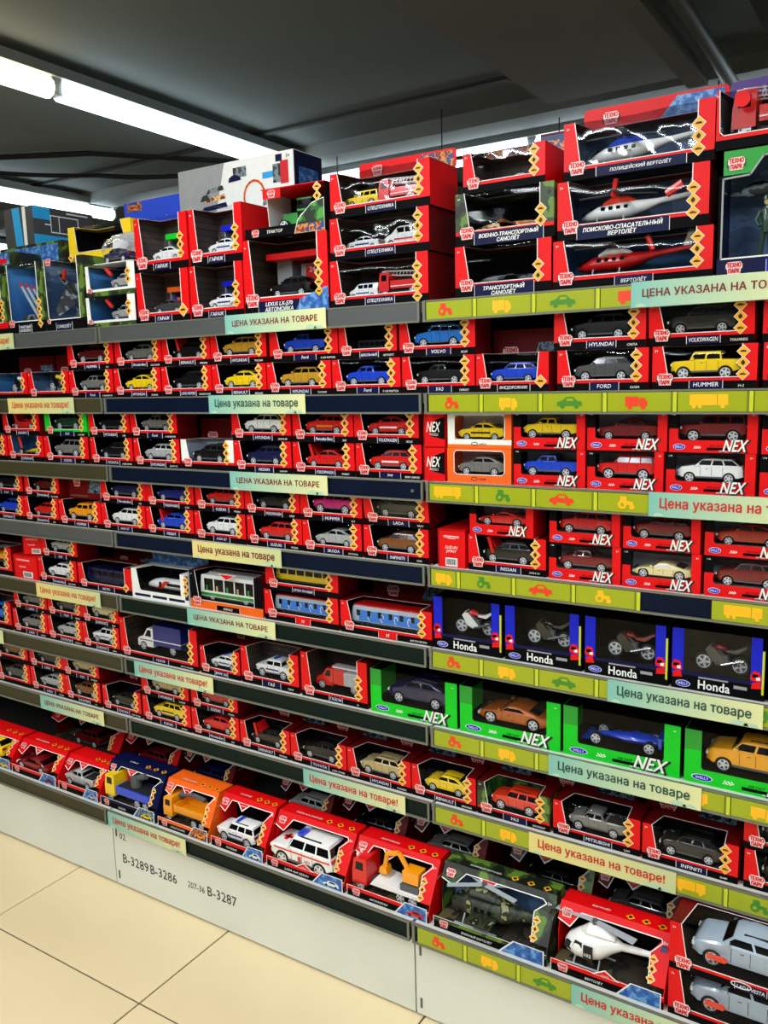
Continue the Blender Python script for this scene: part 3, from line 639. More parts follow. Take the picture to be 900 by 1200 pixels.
def window_box(root, w, h, d, badge_t='', model_t='', **kw):
    t = dict(TH); t.update(kw); e = .0012
    hv = min(h, .085 if h < .12 else h*.8)          # print scale
    sh, vb = t['strip_h']*hv, t['vb']*hv
    c = MB()
    c.box(0, w, e, d, 0, e, t['strip'])
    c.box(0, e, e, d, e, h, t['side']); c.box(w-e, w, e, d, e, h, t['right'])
    c.box(e, w-e, d-e, d, e, h, t['strip'])
    l0, l1, r0, r1 = t['ulT']*min(w, .2), t['ulB']*min(w, .2), w-(1-t['urT'])*min(w, .2), w-(1-t['urB'])*min(w, .2)
    c.box(0, w, 0, e, 0, sh, t['strip'])
    bl, br = .36*w, .70*w
    c.xz([(l1*.6, sh), (bl-.006, sh), (bl, vb+.004), (bl-.004, vb), (l1, vb)], 0, e, t['band']) if False else c.box(0, w, 0, e, sh, vb, t['band'])
    c.xz([(0, vb), (l1, vb), (l0, h), (0, h)], 0, e, t['side'])
    c.xz([(r1, vb), (w, vb), (w, h), (r0, h)], 0, e, t['side'])
    ty = d*.62
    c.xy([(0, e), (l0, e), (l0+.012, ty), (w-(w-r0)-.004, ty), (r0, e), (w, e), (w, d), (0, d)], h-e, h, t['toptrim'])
    O('carton', c, root)
    i = MB().box(e, w-e, d-2*e-.0004, d-e, e, h-e, t['inner']).box(e, w-e, e, d-e, vb-.004, vb-.003, t.get('floor', 'inner_dark'))
    i.box(e, 2*e, e, d-e, e, h-e, t.get('innerside', t['inner'])).box(w-2*e, w-e, e, d-e, e, h-e, t.get('innerside', t['inner']))
    O('printed_insert', i, root)
    tr = MB(); tw = max(.0013, .0013*hv/.0765)
    tr.line([(l0, h), (l1, vb+.006), (l1+.006, vb), (r1, vb), (r0, h)], tw, 'card_white')
    o = tr
    tr.prism([(l0-tw/2, 0, h), (l0+tw/2, 0, h), (l0+.012+tw/2, ty, h), (l0+.012-tw/2, ty, h)], (0, 0, .0004), 'card_white')
    tr.box(l0+.012, r0-.004, ty-tw/2, ty+tw/2, h, h+.0004, 'card_white')
    tr.prism([(r0-.004-tw/2, ty, h), (r0-.004+tw/2, ty, h), (r0+tw/2, 0, h), (r0-tw/2, 0, h)], (0, 0, .0004), 'card_white')
    O('window_edging', tr, root)
    f = MB(); n = 8; s0 = random.uniform(0, 6)
    def bz(k): return .0012*math.sin(s0+k*1.1)
    x0, x1 = l0-.002 if l0 > .004 else l0, r0+.002
    vs = []
    for k in range(n+1):
        x = x0+(x1-x0)*k/n
        vs += [(x, .0014, vb-.002), (x, .0016, (vb+h)/2), (x, .0018, h-.006+bz(k)), (x, .0032, h-.0032+bz(k)), (x, .006, h-.0018+bz(k)), (x, ty, h-.0018+bz(k)*.5)]
    xl = lambda z: l1+(l0-l1)*max(0, (z-vb)/(h-vb))
    f.add(vs, [(k*6+j, (k+1)*6+j, (k+1)*6+j+1, k*6+j+1) for k in range(n) for j in range(5)], t['film'])
    O('window_film', f.mesh('window_film', True), root)
    if t['logo']: logo(root, l1*.62+.006, -.0008, (sh+vb)*.46+.002, min(hv*.27, t.get('lg', .03)))
    if t['nd']: diamonds(root, r0+.002, -.0008, h*.58 if h < .1 else h*t.get('dz', .42), min(hv*.262, .0215), t['nd']) if t['nd'] != 1 else diamonds(root, r0+.004, -.0008, hv*.26, hv*.3, 1)
    if t['agemark']: text('age_mark', '3+', 'card_white', root, l0*.4, -.0003, h*.9, .004)
    if t['badge'] and badge_t:
        ls = badge_t.count('\n')+1
        badge(root, w*t.get('bx', .53), 0, sh*.55+.0005, min(w*t.get('bw', .32), .17), max(sh*1.0, .0125*ls if ls > 1 else 0), badge_t, t.get('badge_m', 'card_navy'))
    if model_t: text('model_lettering', model_t, 'card_white', root, w*.86, -.0004, sh*.4, sh*.3, w*.22, .1)
    return vb
def rr(x0, x1, z0, z1, r, n=3):
    p = []
    for cx, cz, a0 in ((x1-r, z0+r, -90), (x1-r, z1-r, 0), (x0+r, z1-r, 90), (x0+r, z0+r, 180)):
        for k in range(n+1):
            a = math.radians(a0+90*k/n); p.append((cx+r*math.cos(a), cz+r*math.sin(a)))
    return p
def oval(parent, cx, y, cz, w, h, body):
    mb = MB()
    ring = [(cx+w/2*math.cos(a), cz+h/2*math.sin(a)) for a in [2*math.pi*k/16 for k in range(16)]]
    mb.xz([(cx+(x-cx)*1.1, cz+(z-cz)*1.16) for x, z in ring], y-.0003, y, 'card_white'); mb.xz(ring, y-.0006, y-.0003, 'card_blue')
    O('oval_badge', mb, parent); text('oval_lettering', body, 'card_white', parent, cx, y-.0009, cz, h*.45, w*.75)
def chequer(parent, x, y, z, s):
    mb = MB()
    for i in range(6):
        for j in range(3):
            if (i+j) % 2 == 0: mb.xz([(x+i*s+z0*.25, z+j*s*.8+z1) for z0, z1 in [(0, 0)]] and [(x+i*s+j*s*.3, z+j*s*.8), (x+(i+1)*s+j*s*.3, z+j*s*.8+s*.15*(-1)**i), (x+(i+1)*s+j*s*.3, z+(j+1)*s*.8), (x+i*s+j*s*.3, z+(j+1)*s*.8)], y-.0005, y, 'card_white')
    O('chequered_print', mb, parent)
def nex_box(root, w, h, d, main='card_red', big=False):
    e = .0012; c = MB(); z0 = h*(.30 if not big else .27); xl, xr = w*(.105 if not big else .13), w*(.885 if not big else .87); zt = h*(.93 if not big else 1)
    c.box(0, w, e, d, 0, e, main); c.box(0, e, e, d, e, h, 'card_black' if not big else main); c.box(w-e, w, e, d, e, h, main if not big else 'card_black'); c.box(0, w, d-e, d, e, h, 'card_black')
    c.box(0, w, 0, e, 0, z0, main); c.box(xr, w, 0, e, z0, h, main)
    if big:
        c.box(0, xl, 0, e, z0, h*.62, main); c.box(0, xl, 0, e, h*.62, h, 'print_green' if main == 'card_green' else main)
        c.xy([(0, e), (xl, e), (xl, d*.85), (xr, d*.85), (xr, e), (w, e), (w, d), (0, d)], h-e, h, 'card_black')
    else:
        c.box(0, xl, 0, e, z0, h*.58, main); c.box(0, xl, 0, e, h*.58, h, 'card_black'); c.box(xl, xr, 0, e, zt, h, 'card_black')
        c.box(e, w-e, e, d-e, h-e, h, 'card_darkred')
    # rounded window corners
    for cx, sx in ((xl, 1), (xr, -1)):
        r = .006; pts = [(cx, z0), (cx+sx*r, z0)]+[(cx+sx*(r-r*math.sin(a)), z0+r-r*math.cos(a)) for a in (math.pi/8, math.pi/4, 3*math.pi/8)]+[(cx, z0+r)]
        c.xz(pts, 0, e, main)
    O('carton', c, root)
    O('printed_insert', MB().box(e, w-e, d-3*e, d-2*e, e, h-2*e, 'inner_pale' if not big else 'inner_dark').box(e, w-e, e, d-e, z0-.004, z0-.003, 'inner_dark' if big else 'card_grey'), root)
    f = MB().add([(xl-.001, .0018, z0-.001), (xr+.001, .0018, z0-.001), (xr+.001, .0018, zt), (xl-.001, .0018, zt)], [(0, 1, 2, 3)], 'film')
    if big: f.add([(xl, .002, h-.0016), (xr, .002, h-.0016), (xr, d*.85, h-.0016), (xl, d*.85, h-.0016)], [(0, 1, 2, 3)], 'film')
    O('window_film', f, root)
    oval(root, w*.12 if not big else w*.14, 0, z0*.45, w*.13 if not big else w*.15, z0*.42 if not big else z0*.4, 'WELLY')
    chequer(root, w*.29 if not big else w*.3, 0, z0*.32, w*.013)
    sh = MB().box(w*.44, w*.70, -.0004, 0, z0*.2, z0*.42, 'card_black'); O('caption_bar', sh, root)
    text('caption_lettering', 'DIE CAST', 'card_darkred' if not big else 'card_black', root, w*.55, -.0004, z0*.56, z0*.16, w*.2, .2)
    text('series_shadow', 'NEX', 'ink', root, w*.775, -.0010, z0*.55, z0*1.0, w*.31, .38, .07); text('series_lettering', 'NEX', 'card_white', root, w*.765, -.0016, z0*.6, z0*.9, w*.28, .38, .045)
    text('series_lettering', 'MODELS', 'card_white', root, w*.63, -.0008, z0*.16, z0*.12, w*.16, .2)
    text('age_mark', '3+', 'card_white', root, w*.955, -.0004, h*.9, .0035)
    if not big: text('scale_lettering', '1:36', 'card_white', root, w*.05, -.0004, h*.92, .0028)
    return z0
def lada_box(root, w, h, d, front):
    e = .0012; m2 = 'card_orange'; c = MB(); xl, xr, z0, z1 = w*.11, w*.9, h*.24, h*.93
    for a in (MB,):
        c.box(0, w, e, d, 0, e, m2); c.box(0, e, e, d, e, h, m2); c.box(w-e, w, e, d, e, h, m2); c.box(e, w-e, d-e, d, e, h, m2); c.box(e, w-e, e, d-e, h-e, h, front)
        c.box(0, w, 0, e, 0, h*.1, m2); c.box(0, w, 0, e, h*.1, z0, front); c.box(0, xl, 0, e, z0, h, front); c.box(xr, w, 0, e, z0, h, m2); c.box(xl, xr, 0, e, z1, h, front)
    O('carton', c, root)
    tr = MB(); p = rr(xl, xr, z0, z1, .008); tr.line(p+[p[0]], .0016, 'card_white'); O('window_edging', tr, root)
    O('printed_insert', MB().box(e, w-e, d-3*e, d-2*e, e, h-2*e, 'inner_pale').box(e, w-e, e, d-e, z0-.004, z0-.003, 'card_grey'), root)
    O('window_film', MB().add([(xl, .0018, z0), (xr, .0018, z0), (xr, .0018, z1), (xl, .0018, z1)], [(0, 1, 2, 3)], 'film'), root)
    O('emblem', MB().line([(w*.43+.007*math.cos(a), h*.12+.0035*math.sin(a)) for a in [k*math.pi/5 for k in range(11)]], .0012, 'ink'), root)
    text('caption_lettering', 'LADA', 'ink', root, w*.56, -.0006, h*.12, h*.06, 9, .1)
    return z0
def moto_box(root, w, h, d, glare):
    e = .0012; c = MB(); z0 = h*.3
    c.box(0, w, e, d, 0, e, 'card_black'); c.box(0, w, 0, e, 0, z0*.8, 'card_black'); c.xz([(0, z0*.8), (w, z0*.8), (w*.9, z0), (w*.1, z0)], 0, e, 'card_navy')
    c.box(e, w-e, d-e, d, e, h, 'card_black'); c.box(0, w*.13, 0, e, z0*.8, h, 'card_blue'); c.box(w*.85, w*.965, 0, e, z0*.8, h, 'card_blue')
    c.box(0, e, e, d, e, h, 'card_black'); c.box(w-e, w, e, d, e, h, 'card_black')
    O('carton', c, root)
    O('corner_strip', MB().box(w*.968, w*.992, -.0006, e, z0*.35, h*.8, 'strip_light'), root)
    for x in (.0, .85):
        a = MB()
        a.ell([(w*(x+.0), 0, h*.36, .0004, .003), (w*(x+.03), 0, h*.39, .0005, .010), (w*(x+.09), 0, h*.38, .0005, .010), (w*(x+.115), 0, h*.34, .0004, .003)], 'card_red', 10)
        a.box(w*(x+.02), w*(x+.08), -.0008, -.0003, h*.37, h*.42, 'card_black'); a.box(w*(x+.06), w*(x+.1), -.0008, -.0003, h*.33, h*.38, 'card_white')
        a.xz([(w*(x+.01), h*.18), (w*(x+.12), h*.2), (w*(x+.1), h*.3), (w*(x+.02), h*.28)], -.0005, 0, 'card_red')
        O('rider_print', a, root)
    O('printed_insert', MB().box(e, w-e, d-3*e, d-2*e, e, h-2*e, 'card_black').box(e, w-e, e, d-e, z0*.8, z0*.8+.001, 'card_black'), root)
    fm = 'crumpled_film' if glare else 'film'
    O('window_film', MB().add([(w*.12, .002, z0*.8), (w*.86, .002, z0*.8), (w*.86, .002, h), (w*.12, .002, h), (w*.86, d, h), (w*.12, d, h)], [(0, 1, 2, 3), (3, 2, 4, 5)], fm), root)
    oval(root, w*.13, 0, z0*.3, w*.15, z0*.32, 'WELLY')
    text('name_lettering', 'Honda', 'card_white', root, w*.47, -.0006, z0*.38, z0*.48, w*.34, 0, .04)
    O('gun_grey_print', MB().box(w*.3, w*.62, -.0004, 0, z0*.72, z0*.8, 'card_grey').box(w*.68, w*.82, -.0004, 0, z0*.45, z0*.62, 'card_grey'), root)
    return z0*.8
def end_box(root, w, h, d, a, b):
    c = MB().box(0, w, 0, d, 0, h, 'card_red'); O('carton', c, root)
    O('end_flaps', MB().box(.002, w-.002, -.0006, 0, h*.97, h*.985, 'card_darkred').box(w*.02, w*.04, -.0006, 0, .002, h*.97, 'card_darkred'), root)
    if a == 'NEX':
        O('dark_patch', MB().xz([(w*.3, h*.3), (w, h*.2), (w, h*.85), (w*.55, h*.75)], -.0005, 0, 'card_black'), root)
        text('series_lettering', 'NEX', 'card_white', root, w*.48, -.001, h*.56, h*.28, w*.66, .3, .03); text('series_lettering', 'MODELS', 'card_white', root, w*.5, -.001, h*.34, h*.07, w*.4, .2, 0)
    elif a == 'SUZUKI':
        text('name_lettering', 'SUZUKI\nJIMNY', 'card_white', root, w*.5, -.0006, h*.47, h*.2, w*.5, .2, 0)
        O('small_print', MB().box(w*.22, w*.78, -.0004, 0, h*.82, h*.835, 'card_white').box(w*.22, w*.78, -.0004, 0, h*.79, h*.80, 'card_white').box(w*.36, w*.64, -.0004, 0, h*.76, h*.77, 'card_white'), root)
        barcode(root, w*.5, 0, h*.14, w*.44, h*.22)
    else:
        text('name_lettering', 'Грузовик', 'card_white', root, w*.4, -.0006, h*.5, h*.09, w*.5)
        O('small_print', MB().box(w*.15, w*.7, -.0004, 0, h*.8, h*.815, 'card_white').box(w*.15, w*.7, -.0004, 0, h*.76, h*.77, 'card_white'), root)
        barcode(root, w*.6, 0, h*.18, w*.4, h*.26)
def barcode(parent, cx, y, cz, w, h):
    m = MB().box(cx-w/2, cx+w/2, y-.0006, y, cz-h/2, cz+h/2, 'card_white'); x = cx-w*.42; i = 0
    while x < cx+w*.4:
        q = w*(.012+.02*((i*7) % 3)); m.box(x, x+q, y-.0009, y-.0006, cz-h*.32, cz+h*.38, 'ink'); x += q+w*(.02+.02*((i*5) % 2)); i += 1
    O('barcode_sticker', m, parent)
def back_box(root, w, h, d, city=True):
    """closed rear face of a carton, dark red with a picture"""
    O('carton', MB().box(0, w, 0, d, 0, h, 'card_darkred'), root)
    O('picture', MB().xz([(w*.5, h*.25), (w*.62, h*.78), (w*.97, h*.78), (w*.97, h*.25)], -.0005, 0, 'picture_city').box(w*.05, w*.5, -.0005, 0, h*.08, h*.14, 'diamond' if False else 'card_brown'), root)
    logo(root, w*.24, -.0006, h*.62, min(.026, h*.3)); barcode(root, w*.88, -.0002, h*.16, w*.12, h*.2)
def open_box(root, w, h, d, top_t, low_t, col='card_red', side='card_darkred', logo_side=True, name_t='', inner='inner_dark', floor='road', pic='picture_blue', pc=''):
    """try-me carton: low tray in front, hood on top, front leaning back"""
    e = .0014; tz = .026; sy = .05 if h < .1195 else .06; c = MB()
    S_ = lambda x, z, o=0.: Vector((x, sy*(z-tz)/(h-tz)+o, z))
    nrm = Vector((0, -(h-tz), sy)).normalized()
    c.box(0, w, 0, d, 0, e, 'card_black'); c.box(0, w, 0, e, e, tz*.62, 'card_black'); c.box(0, w, 0, e, tz*.62, tz, col)
    for x0, x1, m in ((0, e, side), (w-e, w, side)):
        c.yz([(d*.98, e), (e, e), (e, tz), (sy, h), (d*.98, h)] if x0 else [(d*.98, e), (d*.4, e), (d*.4, h*.5), (sy+.0, h), (d*.98, h)], x0, x1, m)
    c.box(0, w, d-e, d, e, h, 'card_black'); c.box(0, w, sy, d, h-e, h, col)
    th = nrm*-e; zl = h-.024; lx, rx = w*.27, w*.74
    def P(pts, m, off=0.): c.prism([S_(x, z)+nrm*off for x, z in pts], th*(1 if off == 0 else .3), m)
    P([(0, h), (0, zl-.006), (w*.12, zl-.014), (lx-.015, zl+.012), (rx+.04, zl+.012), (w, zl+.012), (w, h)], col)
    P([(w*.88, tz+.012), (w, tz+.012), (w, zl+.012), (w*.93, zl+.012), (w*.84, zl-.012)], col)
    O('carton', c, root)
    i = MB().box(e, w-e, d-3*e, d-e, e, h-e, inner).box(e, w-e, e, d-e, .012, .013, floor); O('printed_insert', i, root)
    tr = MB(); pts = [(0, zl-.006), (w*.12, zl-.014), (lx-.015, zl+.012), (rx+.04, zl+.012), (w*.93, zl+.006), (w*.84, zl-.012), (w*.86, tz+.012)]
    for a, b in zip(pts, pts[1:]):
        A, B_ = S_(*a)+nrm*.0004, S_(*b)+nrm*.0004; dd = (B_-A).normalized(); ww = dd.cross(nrm)*.001
        tr.prism([A-ww, B_-ww, B_+ww, A+ww], nrm*-.0008, 'card_white')
    tr.box(0, w, -.0004, 0, tz-.001, tz, 'card_white'); tr.box(0, .0012, -.0004, .0004, e, tz, 'card_white')
    O('window_edging', tr, root)
    a = -math.atan2(sy, h-tz)
    q = S_(w*.075, zl+.006)+nrm*.0008; logo(root, *q, .017, (a, 0, 0))
    if logo_side: logo(root, .026, -.0006, tz*.5, tz*.62)
    for k in range(3):
        q = S_(w*.875, tz+.02+.0145*(2-k))+nrm*.0012; O('diamond_tab', diamond_mesh(k), root, q, (a, 0, .0), (.0165, .02, .0165))
    q = S_(w*.955, h*.86)+nrm*.0006; text('age_mark', '3+', 'card_white', root, *q, .006, rot=(a, 0, 0))
    if top_t: text('hood_lettering', top_t, 'card_white', root, w*.36, sy+.012, h+.0006, .0065, w*.42, .2, rot=(-math.pi/2, 0, 0))
    m = MB()
    for k in range(3):
        x = w*(.62+.14*k); m.xy([(x-.009, sy+.012), (x, sy+.003), (x+.009, sy+.012), (x, sy+.021)], h, h+.0005, 'diamond'); m.xy([(x-.005, sy+.012), (x, sy+.007), (x+.005, sy+.012), (x, sy+.017)], h+.0005, h+.0008, 'ink')
    O('hazard_prints', m, root)
    if not low_t:       # press-here flap hanging from the hood
        o = MB()
        for k_, (s2, m) in enumerate(((1., 'card_white'), (.8, 'card_red'))): 
            A = [S_(w*.42-.022*s2, zl+.012), S_(w*.42+.022*s2, zl+.012), S_(w*.42, zl+.012-.017*s2)]; o.prism([a_+nrm*(.0004+.0004*k_) for a_ in A], nrm*.0004, m)
        O('press_flap', o, root); q = S_(w*.42, zl+.007)+nrm*.0016; text('press_lettering', 'НАЖМИ', 'card_white', root, *q, .003, .028, rot=(a, 0, 0))
    q = MB() if not low_t else MB().xz([(w*.5, tz+.014), (w*.38, tz-.002), (w*.62, tz-.002)], -.0012, -.0004, 'card_white').xz([(w*.5, tz+.0115), (w*.41, tz-.0005), (w*.59, tz-.0005)], -.0018, -.0012, 'card_red')
    if low_t: O('press_flap', q, root); text('press_lettering', 'НАЖМИ', 'card_white', root, w*.5, -.002, tz+.002, .0028, w*.12)
    q = MB().xz([(w*.6, 0), (w*.72, tz+.006), (w*.98, tz+.006), (w*.98, 0)], -.0008, 0, 'card_white').xz([(w*.62, .001), (w*.73, tz+.0045), (w*.97, tz+.0045), (w*.97, .001)], -.0014, -.0008, pic)
    o = lambda x, z: (w*(.74+.2*x), .003+tz*.62*z)
    if pc: q.xz([o(*p) for p in ((0, .2), (.03, .5), (.25, .62), (.36, .95), (.78, .95), (.95, .6), (1, .2))], -.0018, -.0014, 'print_'+pc).xz([o(*p) for p in ((.38, .62), (.44, .88), (.72, .88), (.8, .62))], -.0021, -.0018, 'ink')
    if pc:
        for x in (.22, .8): q.xz([(w*(.74+.2*x)+.0032*math.cos(a_*math.pi/4), .0065+.0032*math.sin(a_*math.pi/4)) for a_ in range(8)], -.0023, -.0018, 'ink')
    O('corner_picture', q, root)
    if name_t: text('name_lettering', name_t, 'card_white', root, w*.40, -.0006, tz*.32, tz*.24, w*.34, .2)
    text('side_lettering', name_t or 'ТЕХНОПАРК', 'card_white', root, w+.0004, d*.55, h*.72, .005, d*.6, 0, rot=(0, 0, math.pi/2))
    return .013
# ------------------------------------------------------------------ lights of the shop
def kind(o, k='structure'):
    o['kind'] = k; return o
def tube_light(name, label, p0, p1, z, warm_first=False, power=60., grp='fluorescent strip lights', tubew=.1):
    """ceiling batten from p0 to p1 with a tube, and the light it gives"""
    a = Vector((*p0, z)); b = Vector((*p1, z)); L = (b-a).length; ang = math.atan2(b.y-a.y, b.x-a.x)
    t = thing(name, label, 'light', a, ang, grp)
    O('batten', MB().box(0, L, -.055, .055, .05, .1, 'batten'), t)
    n = max(1, round(L/2.2))
    for k in range(n):
        x0, x1 = L*k/n+.03, L*(k+1)/n-.03
        m = 'tube_warm' if warm_first and k == 0 else 'tube_cool'
        O('tube', MB().tube((x0, 0, .0), (x1, 0, .0), tubew/2, m, 10).mesh('tube', True), t)
        O('end_cap', MB().box(x0-.03, x0, -.03, .03, -.03, .05, 'batten').box(x1, x1+.03, -.03, .03, -.03, .05, 'batten'), t)
    if power:
        l = bpy.data.lights.new(name+'_glow', 'AREA'); l.shape = 'RECTANGLE'; l.size = L; l.size_y = .1; l.energy = power; l.color = (.93, .97, 1) if not warm_first else (1, .95, .86)
        lo = bpy.data.objects.new('tube_glow', l); COL.objects.link(lo); lo.parent = t; lo.location = (L/2, 0, -.05)
    return t
mat('batten', (150, 154, 152), .5)
mat('tube_cool', (228, 247, 255), .3, emit=5.); mat('tube_warm', (255, 240, 205), .3, emit=5.)
tube_light('strip_light', 'long fluorescent strip light running overhead on the left, warm and cool tubes', (-3.70, -.9), (-3.86, 3.68), 2.88, True, power=80, grp=None)
tube_light('strip_light', 'short lower fluorescent light at far left above the yellow box', (-6.1, 1.6), (-6.13, 3.75), 2.88, power=30, grp=None)
tube_light('strip_light', 'fluorescent strip row running behind the top boxes from left to right', (-5.95, 3.85), (-.4, 3.85), 2.86, power=60, grp=None)
tube_light('strip_light', 'fluorescent strip seen at the left edge low behind the boxes', (-8.6, 3.3), (-8.6, 6.2), 2.9, power=25, grp=None)
for x, y0, y1, pw, lab in ((-2.9, -4.6, -2.4, 40, 'fluorescent strip light over the aisle behind the viewer, left one'), (-1.25, -4.4, -.4, 84, 'fluorescent strip light over the aisle behind the viewer, middle one'), (.95, -4.4, -.4, 74, 'fluorescent strip light over the aisle behind the viewer, right one')):
    tube_light('strip_light', lab, (x, y0), (x, y1), 2.7, power=pw, grp=None)

# ------------------------------------------------------------------ the room
mat('ceiling_paint', (132, 142, 142), .8, var=.08, scale=1.2); mat('soffit_paint', (150, 154, 152), .7, var=.06, scale=1.5); mat('wall_paint', (96, 98, 94), .8, var=.06, scale=2)
mat('duct_dark', (64, 66, 66), .7); mat('pipe_grey', (120, 122, 118), .5); mat('cable', (20, 20, 20), .6)
X0, X1, Y0, Y1, ZC = -9.5, 3.0, -5.4, 7.5, 3.02
kind(O('ceiling', MB().box(X0, X1, Y0, Y1, ZC, ZC+.1, 'ceiling_paint')))
kind(O('wall_back', MB().box(X0, X1, Y1, Y1+.1, 0, ZC+.1, 'wall_paint')))
kind(O('wall_front', MB().box(X0, X1, Y0-.1, Y0, 0, ZC+.1, 'wall_paint')))
kind(O('wall_left', MB().box(X0-.1, X0, Y0-.1, Y1+.1, 0, ZC+.1, 'wall_paint')))
kind(O('wall_right', MB().box(X1, X1+.1, Y0-.1, Y1+.1, 0, ZC+.1, 'wall_paint')))
so = kind(O('trim_1', MB().box(-1.9, -1.08, -2.2, 3.22, 2.9, ZC, 'soffit_paint').box(-1.16, -1.06, -2.2, 3.3, 2.86, 2.9, 'soffit_paint')))
kind(O('trim_2', MB().box(X0, X1, 3.45, 3.7, 2.93, ZC, 'soffit_paint')))
kind(O('trim_3', MB().box(X0, -1.9, 2.98, 3.02, ZC-.02, ZC, 'duct_dark').box(-.75, 1.5, 2.0, 2.1, 2.98, ZC, 'duct_dark').box(-.72, -.55, -2, 3.4, 2.9, ZC, 'duct_dark')))
p = thing('ceiling_pipe', 'grey pipe with a coupling under the ceiling at upper right', 'pipe')
O('pipe', MB().tube((-.93, .8, 2.9), (-.98, 3.5, 2.9), .035, 'pipe_grey', 12).mesh('pipe', True), p); O('coupling', MB().tube((-.95, 1.9, 2.9), (-.952, 1.98, 2.9), .048, 'pipe_grey', 12), p)
kind(O('trim_4', MB().box(-8.5, -4.9, 4.6, 5.1, 2.72, ZC, 'duct_dark').box(-8.5, -4.9, 4.55, 4.6, 2.70, 2.78, 'pipe_grey')))
def cable(pts, r, label, sag=.0):
    P = []
    for a, b in zip(pts, pts[1:]):
        for k in range(8):
            f = k/8; P.append(tuple(a[i]+(b[i]-a[i])*f-(sag*4*f*(1-f) if i == 2 else 0) for i in range(3)))
    P.append(pts[-1])
    o = thing('ceiling_cable', label, 'cable', me=MB().path(P, r, 'cable', 6).mesh('cable')); return o
cable([(-6.2, 1.9, 2.995), (-5.0, 2.6, 3.0), (-4.0, 3.9, 3.0), (-3.4, 5.2, 2.995)], .018, 'sagging black cable under the ceiling crossing behind the left strip light', .0)
cable([(-6.0, 1.9, 2.96), (-5.3, 2.9, 2.95), (-4.5, 3.4, 2.96), (-4.3, 3.7, 2.965)], .016, 'thick black cable under the ceiling at the left, lower one', .03)
cable([(-4.2, 4.2, 2.8), (-2.9, 3.6, 2.82), (-1.2, 3.5, 2.84)], .012, 'thin black cable draped along the beam above the top boxes', .05)
for x, y, lab in ((-2.62, 3.3, 'vertical hanger wire above the red rescue vehicle boxes'), (-1.98, 3.6, 'vertical hanger wire beside the big square ceiling panel'), (-3.55, 3.5, 'vertical hanger wire above the white playset box'), (-5.2, 4.1, 'vertical hanger wire at the left, above the garage boxes'), (-1.05, 3.5, 'vertical hanger wire above the police helicopter box')):
    thing('hanger_wire', lab, 'wire', me=MB().tube((x, y, 2.72), (x, y, ZC), .004, 'cable', 5).mesh('wire'))
# floor of 60 cm tiles
mat('grout', (70, 58, 46), .8)
m = mat('tile', (226, 206, 164), .22, var=.05, scale=2.2)
fl = kind(O('floor', MB().box(X0, X1, Y0, Y1, -.05, -.004, 'grout')))
T_ = .593; g = .0022
tm = MB(); b_ = .0015
tm.loft([[(g, g, -.004), (T_-g, g, -.004), (T_-g, T_-g, -.004), (g, T_-g, -.004)], [(g, g, -b_), (T_-g, g, -b_), (T_-g, T_-g, -b_), (g, T_-g, -b_)], [(g+b_, g+b_, 0), (T_-g-b_, g+b_, 0), (T_-g-b_, T_-g-b_, 0), (g+b_, T_-g-b_, 0)]], 'tile')
tm = tm.mesh('tile')
for i in range(-8, 7):
    for j in range(-8, 2):
        x, y = -1.4665+i*T_, -.389+j*T_
        if X0 < x < X1-T_ and y > Y0: O('tile', tm, fl, (x, y, 0))

# ------------------------------------------------------------------ shelving
ZS = [1.5764, 1.3886, 1.2026, 1.018, .8335, .6523, .4689, .2331]; RH = .0408; SD = .40
BAYS = {'far': (-3.892, -2.892), 'left': (-2.892, -1.892), 'middle': (-1.892, -.892), 'right': (-.892, .108)}
RAILM = {'far': ['rail_grey', 'rail_olive_sheen']*4, 'left': ['rail_grey', 'rail_olive_sheen', 'rail_olive_sheen', 'rail_grey', 'rail_olive_sheen', 'rail_olive_sheen', 'rail_olive_sheen', 'rail_olive_sheen'],  # olive tone paints in the sheen of dark rails seen at grazing angle
         'middle': ['rail_grey', 'rail_navy', 'rail_navy', 'rail_navy', 'rail_dark', 'rail_dark', 'rail_dark', 'rail_dark'],
         'right': ['rail_navy']*8}
def icon(mb, kind_, col, cx, cz, s, y):
    m = 'icon_'+col; P = lambda pts: mb.xz([(cx+x*s, cz+z*s) for x, z in pts], y-.0006, y, m)
    def C(x, z, r, mm=m, yy=0): mb.xz([(cx+(x+r*math.cos(a))*s, cz+(z+r*math.sin(a))*s) for a in [k*math.pi/5 for k in range(10)]], y-.0008-yy, y, mm)
    if kind_ == 'tractor': P([(-.3, -.1), (.55, -.15), (.55, .12), (.1, .15), (.05, .5), (-.4, .5), (-.4, .1)]); C(-.25, -.12, .34); C(.48, -.25, .2); C(-.25, -.12, .14, 'strip_green', .0003)
    elif kind_ == 'van': P([(-.75, -.35), (-.75, .4), (.25, .4), (.25, -.35)]); P([(.3, -.35), (.3, .35), (.6, .35), (.8, 0), (.8, -.35)]); C(-.45, -.4, .18); C(.45, -.4, .18)
    elif kind_ == 'car': P([(-1, -.25), (-.95, .05), (-.55, .15), (-.25, .42), (.3, .42), (.6, .12), (.95, .05), (1, -.25)]); C(-.55, -.28, .19); C(.55, -.28, .19); mb.box(cx-.22*s, cx+.3*s, y-.0009, y-.0006, cz+.1*s, cz+.3*s, 'strip_green')
    elif kind_ == 'fire': P([(-.8, -.3), (-.8, .4), (.15, .4), (.15, -.3)]); P([(.2, -.3), (.2, .3), (.6, .3), (.8, 0), (.8, -.3)]); C(-.45, -.36, .18); C(.5, -.36, .18)
    else: P([(-1.3, -.25), (-1.3, .5), (.5, .5), (.5, -.25)]); P([(.56, -.25), (.56, .5), (1.25, .5), (1.25, -.25)]); C(-1.0, -.33, .15); C(-.6, -.33, .15); C(.9, -.33, .15)
